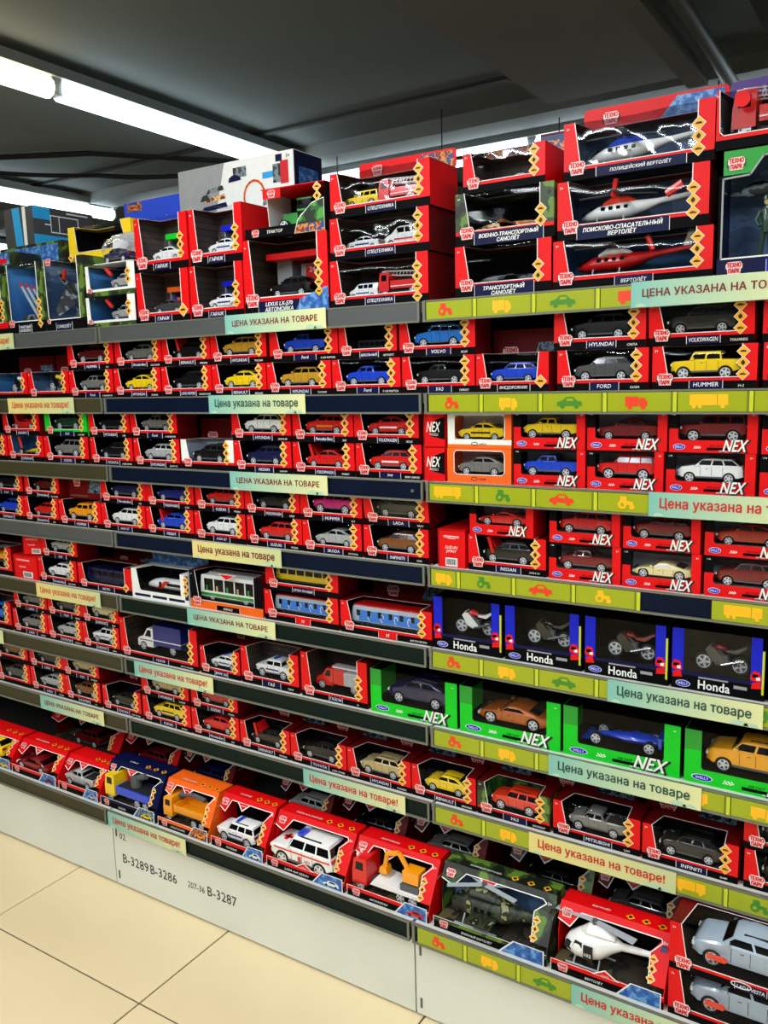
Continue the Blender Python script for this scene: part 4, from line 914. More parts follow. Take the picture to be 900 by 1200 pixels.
SEQ = {0: ['tractor red', 'van yellow', 'car green', 'fire red'], 1: ['tractor red', 'van yellow', 'car green', 'fire red', 'long yellow', 'tractor green', 'car red', 'tractor yellow'],
       2: ['long yellow', 'tractor green', 'car red', 'tractor yellow', 'tractor red'], 3: ['van yellow', 'tractor green', 'car red', 'tractor yellow', '', 'long yellow', 'tractor red', 'van yellow'],
       4: ['tractor red', 'van yellow', 'car green', 'fire red', 'long yellow', 'tractor green', 'car red'], 5: ['tractor red', 'van yellow', 'car green', 'fire red', 'long yellow', 'van yellow', 'car green', 'tractor red'],
       6: ['tractor red', 'van yellow', 'car green', 'fire red', 'long yellow', 'tractor green', 'car red', 'tractor yellow'], 7: ['tractor red', 'van yellow', 'car green', 'fire red', 'long yellow', 'tractor green', 'car red', 'tractor yellow']}
STARTS = {0: (-.889, .1245), 1: (-.878, .126), 2: (-.889, .1245), 3: (-.935, .126), 4: (-.882, .1245), 5: (-.882, .1245), 6: (-.880, .1245), 7: (-.875, .122)}
for bay, (a, b) in BAYS.items():
    u = thing('shelving_unit', {'far': 'empty end shelf bay past the left picture edge', 'left': 'grey metal shelf bay at the left, olive sheen painted on its price rails', 'middle': 'metal shelf bay in the middle with plain dark price rails', 'right': 'metal shelf bay at the right with yellow-green icon price strips'}[bay], 'shelf', (a, 0, 0))
    W = b-a; q = .004
    O('back_panel', MB().box(q, W-q, SD+.001, SD+.02, .05, 1.574, 'back_dark'), u)
    for x in (.0175, W-.0175):
        O('upright', MB().box(x-.015, x+.015, SD+.021, SD+.05, 0, 1.574, 'rail_grey'), u)
    for s, z in enumerate(ZS):
        y0 = -.10 if s == 7 else 0
        O('shelf_board', MB().box(q, W-q, y0+.002, y0+.03, z-.02, z, 'shelf_white').box(q, W-q, y0+.03, SD, z-.02, z, 'board_shaded'), u)  # white board; its rear is painted dark for the shade between shelves
        m = RAILM[bay][s]
        r = O('price_rail', MB().box(q, W-q, y0-.005, y0+.001, z-RH, z-.001, m).box(q, W-q, y0-.010, y0-.0, z-RH-.0015, z-RH+.0025, 'rail_lip').box(q, W-q, y0-.006, y0+.002, z-.002, z+.001, 'rail_lip').box(q, q+.006, y0-.009, y0-.004, z-RH, z, 'rail_lip').box(W-q-.005, W-q, y0-.009, y0-.004, z-RH, z, 'rail_lip'), u)
        if bay == 'right':
            x0, sg = STARTS[s]; x0 -= a
            for k, ic in enumerate(SEQ[s]):
                xa, xb = max(q+.008, x0+k*sg), min(W-q, x0+(k+1)*sg)
                if xb-xa < .02 or not ic: continue
                mb = MB().box(xa, xb-.0015, y0-.0075, y0-.005, z-RH+.003, z-.003, 'strip_green').box(xb-.008, xb-.0015, y0-.009, y0-.0075, z-RH+.003, z-.003, 'strip_light').box(xb-.012, xb-.008, y0-.0082, y0-.0075, z-RH+.003, z-.003, 'strip_shade')
                kd, cc = ic.split(); cx = (x0+(k+.42)*sg) if not (s == 3 and k == 0) else xa+.03
                icon(mb, kd, cc, max(cx, xa+.025), z-RH/2, .025, y0-.0075); O('icon_strip', mb, r)
    if bay == 'middle': O('rail_screw', MB().tube((W-.03, -.009, ZS[2]-.02), (W-.03, -.004, ZS[2]-.02), .004, 'chrome'), u)
    bp = O('base_panel', MB().box(q*.5, W-q*.5, -.092, -.085, .006, ZS[7]-RH-.002, 'panel_white').box(q*.5, W-q*.5, -.085, -.08, 0, .02, 'card_black'), u)
    for z in (.035, .165): O('panel_slot', MB().box(.012, .017, -.0935, -.092, z-.012, z+.012, 'rail_grey'), u)
    if bay == 'middle':
        for body, cx, cz, hh_, mw in (('02.', .042, .158, .018, .04), ('B-3289', .087, .092, .027, .104), ('B-3286', .198, .092, .027, .102), ('207-36', .322, .094, .018, .062), ('B-3287', .415, .097, .027, .102)):
            text('handwritten_code', body, 'ink', bp, cx, -.0925, cz, hh_, mw, 0 if 'B' in body else .1, .006)
# paper price notices slid into the rails
def notice(s, xa, xb, body, ink, grad, label, dz=0., cut=0.):
    y = (-.10 if s == 7 else 0)-.010; z = ZS[s]; W = xb-xa
    hgt = RH+.004
    t = thing('price_notice', label, 'price notice', (xa, y, z-RH-.001+dz))
    O('paper', MB().box(0, W, -.0012, 0, 0, hgt, grad), t)
    c = MB()
    for k, (x, r) in enumerate(((.86, .010), (.93, .008), (.06, .006))): c.xz([(W*x+r*1.6*math.cos(i), .001+max(0, r*math.sin(i))) for i in [math.pi*j/6 for j in range(7)]], -.0016, -.0012, 'price_cloud')
    O('printed_cloud', c, t)
    text('lettering', body, ink, t, W*(.5 if not cut else .55), -.0018, hgt*.52, hgt*(.36 if body.isupper() else .52), W*.86, 0, .035)
up, lo, le = 'ЦЕНА УКАЗАНА НА ТОВАРЕ', 'Цена указана на товаре', 'Цена указана на товаре!'
notice(0, -0.459, -0.169, up, 'inkdarkred', 'price_teal', 'teal price notice in capitals under the helicopter boxes')
notice(0, -1.430, -1.132, up, 'inkdarkred', 'price_teal', 'green price notice in capitals under the red garage station box')
notice(0, -2.547, -2.257, le, 'inkorange', 'price_cream', 'price notice cut off at left picture edge on the top shelf')
notice(1, -2.312, -2.011, le, 'inkorange', 'price_cream', 'cream price notice with orange letters under the motorbike boxes')
notice(1, -1.498, -1.199, lo, 'inkgreen', 'price_teal', 'pale green notice with dark green letters, second shelf, middle bay')
notice(2, -1.442, -1.145, up, 'inkdarkred', 'price_teal', 'green notice with dark red capitals on the third shelf')
notice(2, -0.420, -0.130, lo, 'inkred', 'price_teal', 'notice with large red letters, third shelf at the right edge')
notice(3, -1.586, -1.291, lo, 'inkdarkred', 'price_cream', 'cream notice with dark red letters on the fourth shelf')
notice(4, -2.259, -1.967, le, 'inkorange', 'price_cream', 'cream notice with orange letters under the white toy car, fifth shelf')
notice(4, -1.621, -1.321, up, 'inkdarkred', 'price_teal', 'green notice in dark red capitals under the toy trolleybus')
notice(4, -0.491, -0.212, lo, 'inkgreen', 'price_teal', 'green notice with green letters under the motorcycle boxes')
notice(5, -2.746, -2.456, le, 'inkorange', 'price_teal', 'sliver of a green notice at the left picture edge')
notice(5, -1.844, -1.543, le, 'inkred', 'price_teal', 'green notice with red letters under the delivery truck box')
notice(5, -0.611, -0.311, lo, 'inkgreen', 'price_teal', 'green notice with green letters under the bright green boxes')
notice(6, -2.292, -1.995, up, 'inkdarkred', 'price_teal', 'pale notice in capitals, seventh shelf at the left')
notice(6, -1.253, -0.958, le, 'inkred', 'price_teal', 'teal notice with red letters, seventh shelf, middle bay')
notice(6, -0.654, -0.352, le, 'inkred', 'price_cream', 'cream notice with bold red letters above the helicopter boxes')
notice(7, -1.884, -1.579, le, 'inkred', 'price_teal', 'green notice with red letters above the handwritten codes')
notice(7, -0.522, -0.232, lo, 'inkred', 'price_teal', 'green notice with red letters under the white helicopter box')
# ------------------------------------------------------------------ the boxes, shelf by shelf
# shelf, row, kind, x, width, height, lift, badge, model, toy, colour, look
ROWS = [
(1, 0, 'Tb', -2.418, 0.175, 0.0765, 0.0, '', '', 'bike', 'white', 'red box with white toy motorbike on blue card'),
(1, 0, 'Td', -2.24, 0.184, 0.0765, 0.0, '', '', 'bike', 'yellow', 'red box with yellow toy motorbike'),
(1, 0, 'T', -2.053, 0.183, 0.0765, 0.0, 'Ford', 'F-150 RAPTOR', 'pickup', 'grey', 'red box with grey toy pickup'),
(1, 0, 'T', -1.864, 0.178, 0.0765, 0.0, 'HYUNDAI', 'SOLARIS', 'sedan', 'yellow', 'red box with yellow striped toy sedan'),
(1, 0, 'T', -1.683, 0.175, 0.0765, 0.0, 'LAND ROVER', 'RANGE ROVER', 'suv', 'black', 'red box with black toy off-roader'),
(1, 0, 'T', -1.505, 0.174, 0.0765, 0.0, 'RENAULT', 'ARKANA', 'coupe', 'yellow', 'red box with yellow toy coupe crossover'),
(1, 0, 'T', -1.328, 0.187, 0.0765, 0.0, 'HYUNDAI', 'TUCSON', 'suv', 'gold', 'red box with golden toy rally crossover'),
(1, 0, 'T', -1.138, 0.18, 0.0765, 0.0, 'Ford', 'F-150 RAPTOR', 'pickup', 'blue', 'red box with blue toy pickup'),
(1, 0, 'T', -0.953, 0.172, 0.0765, 0.0, 'УАЗ', 'ПИКАП', 'pickup', 'black', 'red box with black toy pickup'),
(1, 0, 'T1', -0.778, 0.155, 0.0765, 0.0, 'ВНЕДОРОЖНИК', '', 'suv', 'blue', 'red box with blue toy racing car in wide window'),
(1, 0, 'T', -0.605, 0.173, 0.0765, 0.0, 'FORD', 'KUGA', 'suv', 'graphite', 'red box with graphite grey toy crossover'),
(1, 0, 'T', -0.425, 0.176, 0.0765, 0.0, 'HUMMER', 'H-2', 'hummer', 'yellow', 'red box with yellow boxy toy off-road pickup'),
(1, 0, 'T', -0.24, 0.175, 0.0765, 0.0, 'TOYOTA', '', 'suv', 'black', 'red box cut off by the right picture edge'),
(1, 1, 'T', -2.051, 0.189, 0.0765, 0.0765, 'HUMMER', 'H-2', 'hummer', 'maroon', 'red box with maroon boxy toy off-roader'),
(1, 1, 'T', -1.855, 0.177, 0.0765, 0.0765, 'Mercedes-Benz', 'GLE COUPE', 'coupe', 'grey', 'red box with grey toy coupe crossover'),
(1, 1, 'T', -1.675, 0.168, 0.0765, 0.0765, 'RENAULT', 'ARKANA', 'coupeh', 'black', 'red box with black toy car and raised red bonnet'),
(1, 1, 'T', -1.504, 0.178, 0.0765, 0.0765, 'HYUNDAI', 'TUCSON', 'suv', 'gold', 'red box with golden toy rally crossover'),
(1, 1, 'T', -1.316, 0.197, 0.0765, 0.0765, 'Ford', 'F-150 RAPTOR', 'pickup', 'blue', 'red box with blue toy pickup'),
(1, 1, 'T', -1.116, 0.151, 0.0765, 0.0765, 'ШКОЛЬНЫЙ', 'АВТОБУС', 'bus', 'black', 'red box with dark toy school bus'),
(1, 1, 'T', -0.959, 0.179, 0.0765, 0.0765, 'VOLVO', 'XC60', 'suv', 'azure', 'red box with light blue toy crossover'),
(1, 1, 'T', -0.612, 0.174, 0.0765, 0.0765, 'HYUNDAI', 'CRETA', 'suv', 'black', 'red box with black toy crossover'),
(1, 1, 'Tt', -0.433, 0.177, 0.0765, 0.0765, 'VOLKSWAGEN', 'TOUAREG', 'suv', 'black', 'tilted red box with black toy crossover'),
(1, 1, 'T', -0.243, 0.175, 0.0765, 0.0765, '', '', 'suv', 'black', 'red box cut off by the right picture edge'),
(2, 0, 'T', -2.547, 0.175, 0.0765, 0.0, '', '', 'suv', 'black', 'red box cut off by the left picture edge'),
(2, 0, 'Tb', -2.369, 0.171, 0.0765, 0.0, 'СУПЕРКАР', '', 'formula', 'yellow', 'red box with yellow toy racing car'),
(2, 0, 'T', -2.191, 0.196, 0.0765, 0.0, 'SUZUKI', 'JIMNY', 'jeep', 'grey', 'red box with grey toy jeep'),
(2, 0, 'T', -1.985, 0.172, 0.0765, 0.0, 'TOYOTA', 'LAND CRUISER', 'suv', 'black', 'red box with black toy off-roader'),
(2, 0, 'T', -1.806, 0.172, 0.0765, 0.0, 'HYUNDAI', 'SANTA FE', 'suv', 'silver', 'red box with silver toy crossover'),
(2, 0, 'To', -1.628, 0.181, 0.0765, 0.0, '', '', 'suv', 'black', 'white window box with black toy crossover and engine picture'),
(2, 0, 'T', -1.445, 0.18, 0.0765, 0.0, 'NISSAN', 'QASHQAI', 'suv', 'navy', 'red box with navy toy crossover'),
(2, 0, 'T', -1.261, 0.176, 0.0765, 0.0, 'VOLKSWAGEN', 'PASSAT', 'sedanh', 'red', 'red box with red toy sedan and raised bonnet'),
(2, 0, 'T', -1.08, 0.17, 0.0765, 0.0, 'Jeep', 'GRAND CHEROKEE', 'suv', 'redwhite', 'red box with red and white toy crossover'),
(2, 0, 'E', -0.905, 0.051, 0.0735, 0.0, 'NEX', '', '', '', 'narrow red carton end with silver lettering'),
(2, 0, 'O', -0.847, 0.145, 0.072, 0.0, 'LADA', '', 'coupe', 'grey', 'orange window box with grey toy hatchback'),
(2, 0, 'N', -0.696, 0.148, 0.0735, 0.0, '', '', 'pickup', 'blue', 'red box with blue toy pickup on pale card'),
(2, 0, 'N', -0.544, 0.143, 0.0735, 0.0, '', '', 'jeep', 'red', 'red box with bright red boxy toy off-roader'),
(2, 0, 'N', -0.396, 0.151, 0.0735, 0.0, '', '', 'suv', 'white', 'red box with white toy off-roader on pale card'),
(2, 0, 'N', -0.238, 0.149, 0.0735, 0.0, '', '', 'suv', 'grey', 'red box on pale card cut off at the right'),
(2, 1, 'T', -2.382, 0.175, 0.0765, 0.0765, 'КАМАРО', '', 'sportsh', 'red', 'red box with red toy sports car, bonnet up'),
(2, 1, 'Tg', -2.18, 0.187, 0.0765, 0.0765, 'УАЗ', 'ПАТРИОТ', 'jeep', 'dgreen', 'bright green jungle box with dark toy jeep'),
(2, 1, 'T', -1.983, 0.165, 0.0765, 0.0765, 'MITSUBISHI', 'L200', 'pickup', 'black', 'red box with black toy pickup'),
(2, 1, 'T', -1.815, 0.175, 0.0765, 0.0765, 'Ford', 'F-150 RAPTOR', 'pickup', 'grey', 'red box with grey toy pickup'),
(2, 1, 'T', -1.448, 0.185, 0.0765, 0.0765, 'HYUNDAI', 'SANTA FE', 'suv', 'white', 'red box with white toy crossover'),
(2, 1, 'T', -1.257, 0.172, 0.0765, 0.0765, 'Mercedes-Benz', 'GLE', 'suv', 'redgold', 'red box with red and gold toy crossover'),
(2, 1, 'T', -1.082, 0.167, 0.0765, 0.0765, 'VOLKSWAGEN', 'GOLF', 'coupe', 'redwhite', 'red box with red toy hatchback, white flashes'),
(2, 1, 'E', -0.903, 0.051, 0.0735, 0.0735, 'NEX', '', '', '', 'narrow red carton end with silver lettering'),
(2, 1, 'Ow', -0.845, 0.144, 0.072, 0.072, 'LADA', '', 'sedan', 'taxi', 'white and orange window box with yellow toy taxi'),
(2, 1, 'N', -0.696, 0.147, 0.0735, 0.0735, '', '', 'pickup', 'yellow', 'red box with yellow toy pickup on pale card'),
(2, 1, 'N', -0.545, 0.149, 0.0735, 0.0735, '', '', 'sedan', 'wine', 'red box with dark wine toy sedan on pale card'),
(2, 1, 'N', -0.392, 0.148, 0.0735, 0.0735, '', '', 'jeep', 'wine', 'red box with dark red toy jeep on pale card'),
(2, 1, 'N', -0.237, 0.149, 0.0735, 0.0735, '', '', 'suv', 'black', 'red box on pale card cut off at the right'),
(3, 0, 'T', -2.491, 0.175, 0.0765, 0.0, 'RENAULT', '', 'suv', 'blue', 'red box with blue toy crossover'),
(3, 0, 'T', -2.313, 0.16, 0.0765, 0.0, 'Mercedes-Benz', 'GLE', 'suv', 'red', 'red box with red toy crossover'),
(3, 0, 'T', -2.149, 0.186, 0.0765, 0.0, 'HUMMER', 'H-2', 'hummer', 'orange', 'red box with yellow orange boxy toy off-roader'),
(3, 0, 'T', -1.96, 0.179, 0.0765, 0.0, 'AUDI Q7', '', 'suv', 'white', 'red box with white toy crossover'),
(3, 0, 'T', -1.778, 0.177, 0.0765, 0.0, 'PASSAT', '', 'coupeh', 'blue', 'red box with blue toy car, red bonnet raised'),
(3, 0, 'T', -1.595, 0.174, 0.0765, 0.0, 'AUDI Q7', '', 'suv', 'white', 'red box with white toy crossover'),
(3, 0, 'T', -1.416, 0.172, 0.0765, 0.0, 'SUZUKI', 'VITARA', 'suv', 'red', 'red box with red toy crossover'),
(3, 0, 'T', -1.241, 0.169, 0.0765, 0.0, 'SKODA', 'OCTAVIA', 'sedan', 'silver', 'red box with silver toy sedan'),
(3, 0, 'T', -1.066, 0.169, 0.0765, 0.0, 'INFINITI', 'QX80', 'suv', 'brown', 'red box with dark brown toy off-roader'),
(3, 0, 'E', -0.873, 0.065, 0.082, 0.0, 'SUZUKI', 'JIMNY', '', '', 'narrow red carton end with white barcode sticker'),
(3, 0, 'T', -0.801, 0.173, 0.0765, 0.0, 'NISSAN', 'JUKE-R 2.0', 'suvh', 'black', 'red box with black toy crossover, red bonnet raised'),
(3, 0, 'N', -0.621, 0.144, 0.0735, 0.0, '', '', 'pickup', 'wine', 'red box with dark red toy pickup on pale card'),
(3, 0, 'N', -0.473, 0.143, 0.0735, 0.0, '', '', 'sports', 'cream', 'red box with cream toy roadster, black roof'),
(3, 0, 'N', -0.324, 0.149, 0.0735, 0.0, '', '', 'suv', 'wine', 'red box with dark red toy crossover, cut off at right'),
(3, 1, 'T', -2.488, 0.175, 0.0765, 0.0765, 'Ford', '', 'suv', 'black', 'red box with black toy crossover'),
(3, 1, 'T', -2.305, 0.163, 0.0765, 0.0765, 'Mercedes-Benz', 'GLE COUPE', 'coupe', 'maroon', 'red box with maroon toy crossover'),
(3, 1, 'K', -2.139, 0.174, 0.0765, 0.0765, '', '', '', '', 'dark red closed carton with barcode sticker'),
(3, 1, 'T', -1.958, 0.185, 0.0765, 0.0765, 'Mercedes-Benz', 'GLE', 'suv', 'navy', 'red box with navy toy crossover'),
(3, 1, 'T', -1.77, 0.176, 0.0765, 0.0765, 'VOLKSWAGEN', 'GOLF', 'coupe', 'dblue', 'red box with dark blue toy hatchback'),
(3, 1, 'T', -1.589, 0.167, 0.0765, 0.0765, 'SUZUKI', 'VITARA', 'suv', 'red', 'red box with red toy crossover'),
(3, 1, 'T', -1.419, 0.172, 0.0765, 0.0765, 'VOLKSWAGEN', 'GOLF', 'coupe', 'black', 'red box with black toy hatchback'),
(3, 1, 'T', -1.244, 0.176, 0.0765, 0.0765, 'HUMMER', 'H-2', 'hummer', 'pink', 'red box with pink boxy toy off-roader'),
(3, 1, 'Tt', -1.063, 0.168, 0.0765, 0.0765, 'LADA', 'XRAY', 'suv', 'black', 'tilted red box with glare on its film'),
(3, 1, 'N', -0.796, 0.142, 0.0735, 0.0765, '', '', 'sports', 'red', 'red box with red toy convertible'),
(3, 1, 'N', -0.62, 0.141, 0.0735, 0.0735, '', '', 'suv', 'dred', 'red box with bright red toy crossover'),
(3, 1, 'N', -0.473, 0.14, 0.0735, 0.0735, '', '', 'suv', 'wine', 'red box with dark red toy crossover'),
(3, 1, 'N', -0.325, 0.149, 0.0735, 0.0735, '', '', 'sedan', 'rust', 'red box with rust red toy saloon, cut off at right'),
(4, 0, 'B4', -2.606, 0.197, 0.09, 0.0, '', '', 'truckdump', 'orange', 'red box with orange toy digger truck'),
(4, 0, 'E', -2.397, 0.117, 0.0735, 0.0, 'ТЕХНО', 'ПАРК', '', '', 'narrow red carton end showing a barcode'),
(4, 0, 'T', -2.273, 0.178, 0.0765, 0.0, 'Mercedes-Benz', 'GLE COUPE', 'coupe', 'white', 'red box with white toy coupe crossover'),
(4, 0, 'L4', -2.088, 0.229, 0.077, 0.0, 'МЕТРО', '', 'train', 'navy', 'long red box with navy blue toy train'),
(4, 0, 'W4', -1.856, 0.22, 0.083, 0.0, '', '', 'shuttle', 'white', 'white window box with red and white toy bullet train'),
(4, 0, 'U4', -1.63, 0.252, 0.1, 0.0, 'КАМАЗ', '', 'trolley', 'white', 'orange window box with white and green toy bus'),
(4, 0, 'L4', -1.372, 0.226, 0.077, 0.0, 'М', '', 'train', 'metro', 'red box with blue and white toy metro carriage'),
(4, 0, 'L4', -1.139, 0.246, 0.077, 0.0, 'М', 'ВАГОН МЕТРО', 'train', 'metro', 'wide red box with blue and white toy metro carriage'),
(4, 0, 'H', -0.887, 0.163, 0.116, 0.0, 'Honda', '', 'moto', 'redwhite', 'black and blue box with red and white toy motorcycle'),
(4, 0, 'H', -0.717, 0.165, 0.116, 0.0, 'Honda', '', 'moto', 'black', 'black and blue box with black toy motorcycle'),
(4, 0, 'H', -0.545, 0.162, 0.116, 0.0, 'Honda', '', 'moto', 'red', 'black and blue box with dark red toy motorcycle'),
(4, 0, 'H', -0.377, 0.162, 0.116, 0.0, 'Honda', '', 'moto', 'silver', 'black and blue box, red toy motorcycle, glary crumpled film'),
(4, 0, 'H', -0.208, 0.165, 0.116, 0.0, 'Honda', '', 'moto', 'red', 'black and blue motorcycle box cut off at right'),
(4, 1, 'Q4', -2.342, 0.081, 0.06, 0.077, 'ТЕХНО', 'ПАРК', '', '', 'small red cube carton on top of another carton'),
(4, 1, 'T', -2.249, 0.164, 0.0765, 0.077, 'УАЗ', '', 'jeep', 'silver', 'red box with silver toy jeep'),
(4, 1, 'L4', -1.364, 0.221, 0.077, 0.077, 'РЕТРО-ТРАМВАЙ', '', 'train', 'yellow', 'red box with yellow retro toy tram'),
(5, 0, 'B5', -2.635, 0.197, 0.09, 0.0, '', '', 'van', 'azure', 'box with pale blue toy van and dark print'),
(5, 0, 'T', -2.426, 0.17, 0.0765, 0.0, 'LADA', 'LARGUS', 'suv', 'grey', 'red box with grey toy estate car'),
(5, 0, 'T', -2.253, 0.162, 0.0765, 0.0, 'TOYOTA', 'COROLLA', 'coupe', 'silver', 'red box with silver toy hatchback'),
(5, 0, 'T', -2.088, 0.159, 0.0765, 0.0, 'CHEVROLET', 'NIVA', 'jeep', 'whitep', 'red box with white toy police jeep'),
(5, 0, 'V5', -1.922, 0.305, 0.113, 0.0, 'ГАЗЕЛЬ', 'ПОЧТА РОССИИ', 'boxtruck', 'blue', 'large red box with white and blue toy delivery truck'),
(5, 0, 'T', -1.608, 0.14, 0.0765, 0.0, 'BMW X6', '', 'coupe', 'whitep', 'red box with white toy police crossover'),
(5, 0, 'F5', -1.462, 0.188, 0.098, 0.0, 'ГАЗ', 'ТИГР', 'hummer', 'whitep', 'tall red box with white armoured toy police car'),
(5, 0, 'V6', -1.265, 0.195, 0.113, 0.0, 'ГАЗЕЛЬ', '01', 'firevan', 'red', 'tall red box with red and white toy fire truck'),
(5, 0, 'G', -1.06, 0.227, 0.104, 0.0, '1:24-27', '', 'coupe', 'navy', 'bright green box with dark blue toy coupe'),
(5, 0, 'G', -0.826, 0.231, 0.104, 0.0, '', '', 'sports', 'bronze', 'bright green box with bronze toy supercar'),
(5, 0, 'G', -0.589, 0.232, 0.104, 0.0, '', '', 'formula', 'blue', 'bright green box with metallic blue toy racer'),
(5, 0, 'G', -0.349, 0.234, 0.104, 0.0, '', '', 'suv', 'amber', 'bright green box with yellow toy sport crossover'),
(5, 1, 'T', -2.414, 0.164, 0.0765, 0.0765, 'LADA', '4x4', 'sedan', 'grey', 'red box with grey toy saloon'),
(5, 1, 'T', -2.246, 0.161, 0.0765, 0.0765, 'ЛАДА', 'PATROL', 'coupe', 'dgrey', 'red box with dark grey toy hatchback'),
(5, 1, 'T', -2.082, 0.158, 0.0765, 0.0765, 'CHEVROLET', 'NIVA', 'jeep', 'cream', 'red box with cream toy jeep'),
(6, 0, 'T', -2.543, 0.175, 0.0765, 0.0, '', '', 'suv', 'dgrey', 'red box with dark grey toy crossover'),
(6, 0, 'T', -2.365, 0.171, 0.0765, 0.0, 'LADA', 'PRIORA', 'sedan', 'silver', 'red box with silver toy saloon'),
(6, 0, 'T', -2.192, 0.159, 0.0765, 0.0, 'HUMMER', 'H-2', 'hummer', 'brown', 'red box with bronze brown boxy toy off-roader'),
(6, 0, 'T', -2.022, 0.163, 0.0765, 0.0, 'TOYOTA', 'LAND CRUISER', 'suv', 'black', 'red box with black toy off-roader'),
(6, 0, 'T', -1.849, 0.19, 0.0765, 0.0, 'SUZUKI', 'VITARA', 'suv', 'taxi', 'red box with yellow toy crossover, black lettering'),
(6, 0, 'T', -1.655, 0.172, 0.0765, 0.0, 'Mercedes-Benz', 'GLE', 'coupe', 'red', 'red box with red toy crossover, yellow rear flash'),
(6, 0, 'T', -1.478, 0.166, 0.0765, 0.0, 'RENAULT', 'ARKANA', 'coupeh', 'black', 'red box with dark toy car, red bonnet raised'),
(6, 0, 'T', -1.308, 0.171, 0.0765, 0.0, 'TOYOTA', 'LAND CRUISER', 'suv', 'black', 'red box with black toy off-roader'),
(6, 0, 'T', -1.134, 0.178, 0.0765, 0.0, 'HYUNDAI', 'TUCSON', 'suv', 'beige', 'red box with beige gold toy crossover'),
(6, 0, 'T', -0.953, 0.164, 0.0765, 0.0, 'RENAULT', 'ARKANA', 'coupe', 'yellow', 'red box with yellow toy coupe crossover'),
(6, 0, 'Tc', -0.785, 0.168, 0.0765, 0.0, 'УАЗ', 'ПАТРИОТ', 'jeep', 'orangered', 'camouflage box with orange red toy off-roader'),
(6, 0, 'T', -0.61, 0.181, 0.0765, 0.0, 'MITSUBISHI', 'L200', 'pickup', 'grey', 'red box with grey toy double-cab pickup'),
(6, 0, 'T', -0.424, 0.178, 0.0765, 0.0, 'INFINITI', 'QX80', 'suv', 'black', 'red box with black toy off-roader'),
(6, 0, 'T', -0.236, 0.175, 0.0765, 0.0, '', '', 'suv', 'black', 'red box cut off by the right picture edge'),
(6, 1, 'T', -2.549, 0.175, 0.0765, 0.0765, '', '', 'suv', 'brown', 'red box with brown toy crossover'),
(6, 1, 'T', -2.363, 0.166, 0.0765, 0.0765, 'LADA', '', 'suv', 'black', 'red box with black toy crossover'),
(6, 1, 'T', -2.194, 0.163, 0.0765, 0.0765, 'УАЗ', 'ПАТРИОТ', 'suv', 'beige', 'red box with beige toy crossover'),
(6, 1, 'T', -1.848, 0.186, 0.0765, 0.0765, 'HYUNDAI', 'TUCSON', 'suv', 'beige', 'red box with beige gold toy crossover'),
(6, 1, 'T', -1.652, 0.168, 0.0765, 0.0765, 'SUZUKI', 'VITARA', 'suv', 'red', 'red box with red toy crossover'),
(6, 1, 'T', -0.239, 0.175, 0.0765, 0.0765, '', '', 'suv', 'black', 'red box cut off by the right picture edge'),
(7, 0, 'Bs', -2.593, 0.227, 0.092, 0.0, '', '', 'suv', 'yellow', 'open red box with yellow toy car'),
(7, 0, 'Bs', -2.358, 0.219, 0.092, 0.0, '', 'АВТОМОБИЛЬ', 'sports', 'wine', 'open red box with dark red toy hot rod'),
(7, 0, 'Bs', -2.128, 0.178, 0.092, 0.0, '', '', 'pickup', 'silver', 'open red box with silver toy pickup'),
(7, 0, 'Bb', -1.94, 0.225, 0.118, 0.0, 'КАМАЗ', '', 'truckarm', 'yellow', 'open blue box with yellow and blue toy truck'),
(7, 0, 'Bo', -1.705, 0.188, 0.118, 0.0, 'СПЕЦТЕХНИКА', '', 'truckdump', 'orange', 'open orange box with orange toy tipper truck'),
(7, 0, 'B', -1.508, 0.179, 0.12, 0.0, 'ПОЛИЦИЯ', '', 'jeep', 'whitep', 'open red box with white toy police off-roader'),
(7, 0, 'B', -1.32, 0.236, 0.12, 0.0, 'LADA 4x4 URBAN', 'LADA 4x4 СКОРАЯ', 'ambulance', 'white', 'open red box with white toy ambulance marked 103'),
(7, 0, 'B', -1.077, 0.219, 0.12, 0.0, 'АВТОТРЕЙЛЕР', 'АВТОТРЕЙЛЕР', 'truckdigger', 'red', 'open red box with red toy truck and orange digger'),
(7, 0, 'Bc', -0.846, 0.262, 0.124, 0.0, 'ВОЕННЫЙ ВЕРТОЛЁТ', '', 'helicamo', 'camo', 'open camouflage box with camouflage toy helicopter'),
(7, 0, 'Bh', -0.575, 0.224, 0.12, 0.0, 'ВЕРТОЛЁТ', 'ВЕРТОЛЁТ', 'heli102', 'white', 'open red box with white toy helicopter marked 102'),
(7, 0, 'V7', -0.343, 0.267, 0.0935, 0.0, 'LADA VESTA', 'LADA VESTA SW CROSS', 'coupe', 'bluewhite', 'wide red box with pale blue white toy estate'),
(7, 1, 'V7', -0.343, 0.267, 0.0935, 0.0935, 'LADA VESTA', 'LADA VESTA SW CROSS', 'coupe', 'bluewhite', 'wide red box with white toy estate, brick backdrop'),
]
ORD = ['top', 'second', 'third', 'fourth', 'fifth', 'sixth', 'seventh', 'bottom']
from collections import Counter
looks = Counter(r[11] for r in ROWS); spots = Counter((r[11], r[0]) for r in ROWS); both = Counter((r[11], r[0], r[1]) for r in ROWS)
def rowname(s, r):
    return ('%s shelf' % ORD[s])
NB = {}
for s in range(1, 8):
    for r in (0, 1):
        L_ = sorted([q for q in ROWS if q[0] == s and q[1] == r], key=lambda q: q[3])
        for i, q in enumerate(L_): NB[q[:5]] = (i, len(L_), L_[i-1] if i else None)
NUM = ['first', 'second', 'third', 'fourth', 'fifth', 'sixth', 'seventh', 'eighth', 'ninth', 'tenth', 'eleventh', 'twelfth', 'thirteenth', 'fourteenth', 'fifteenth']
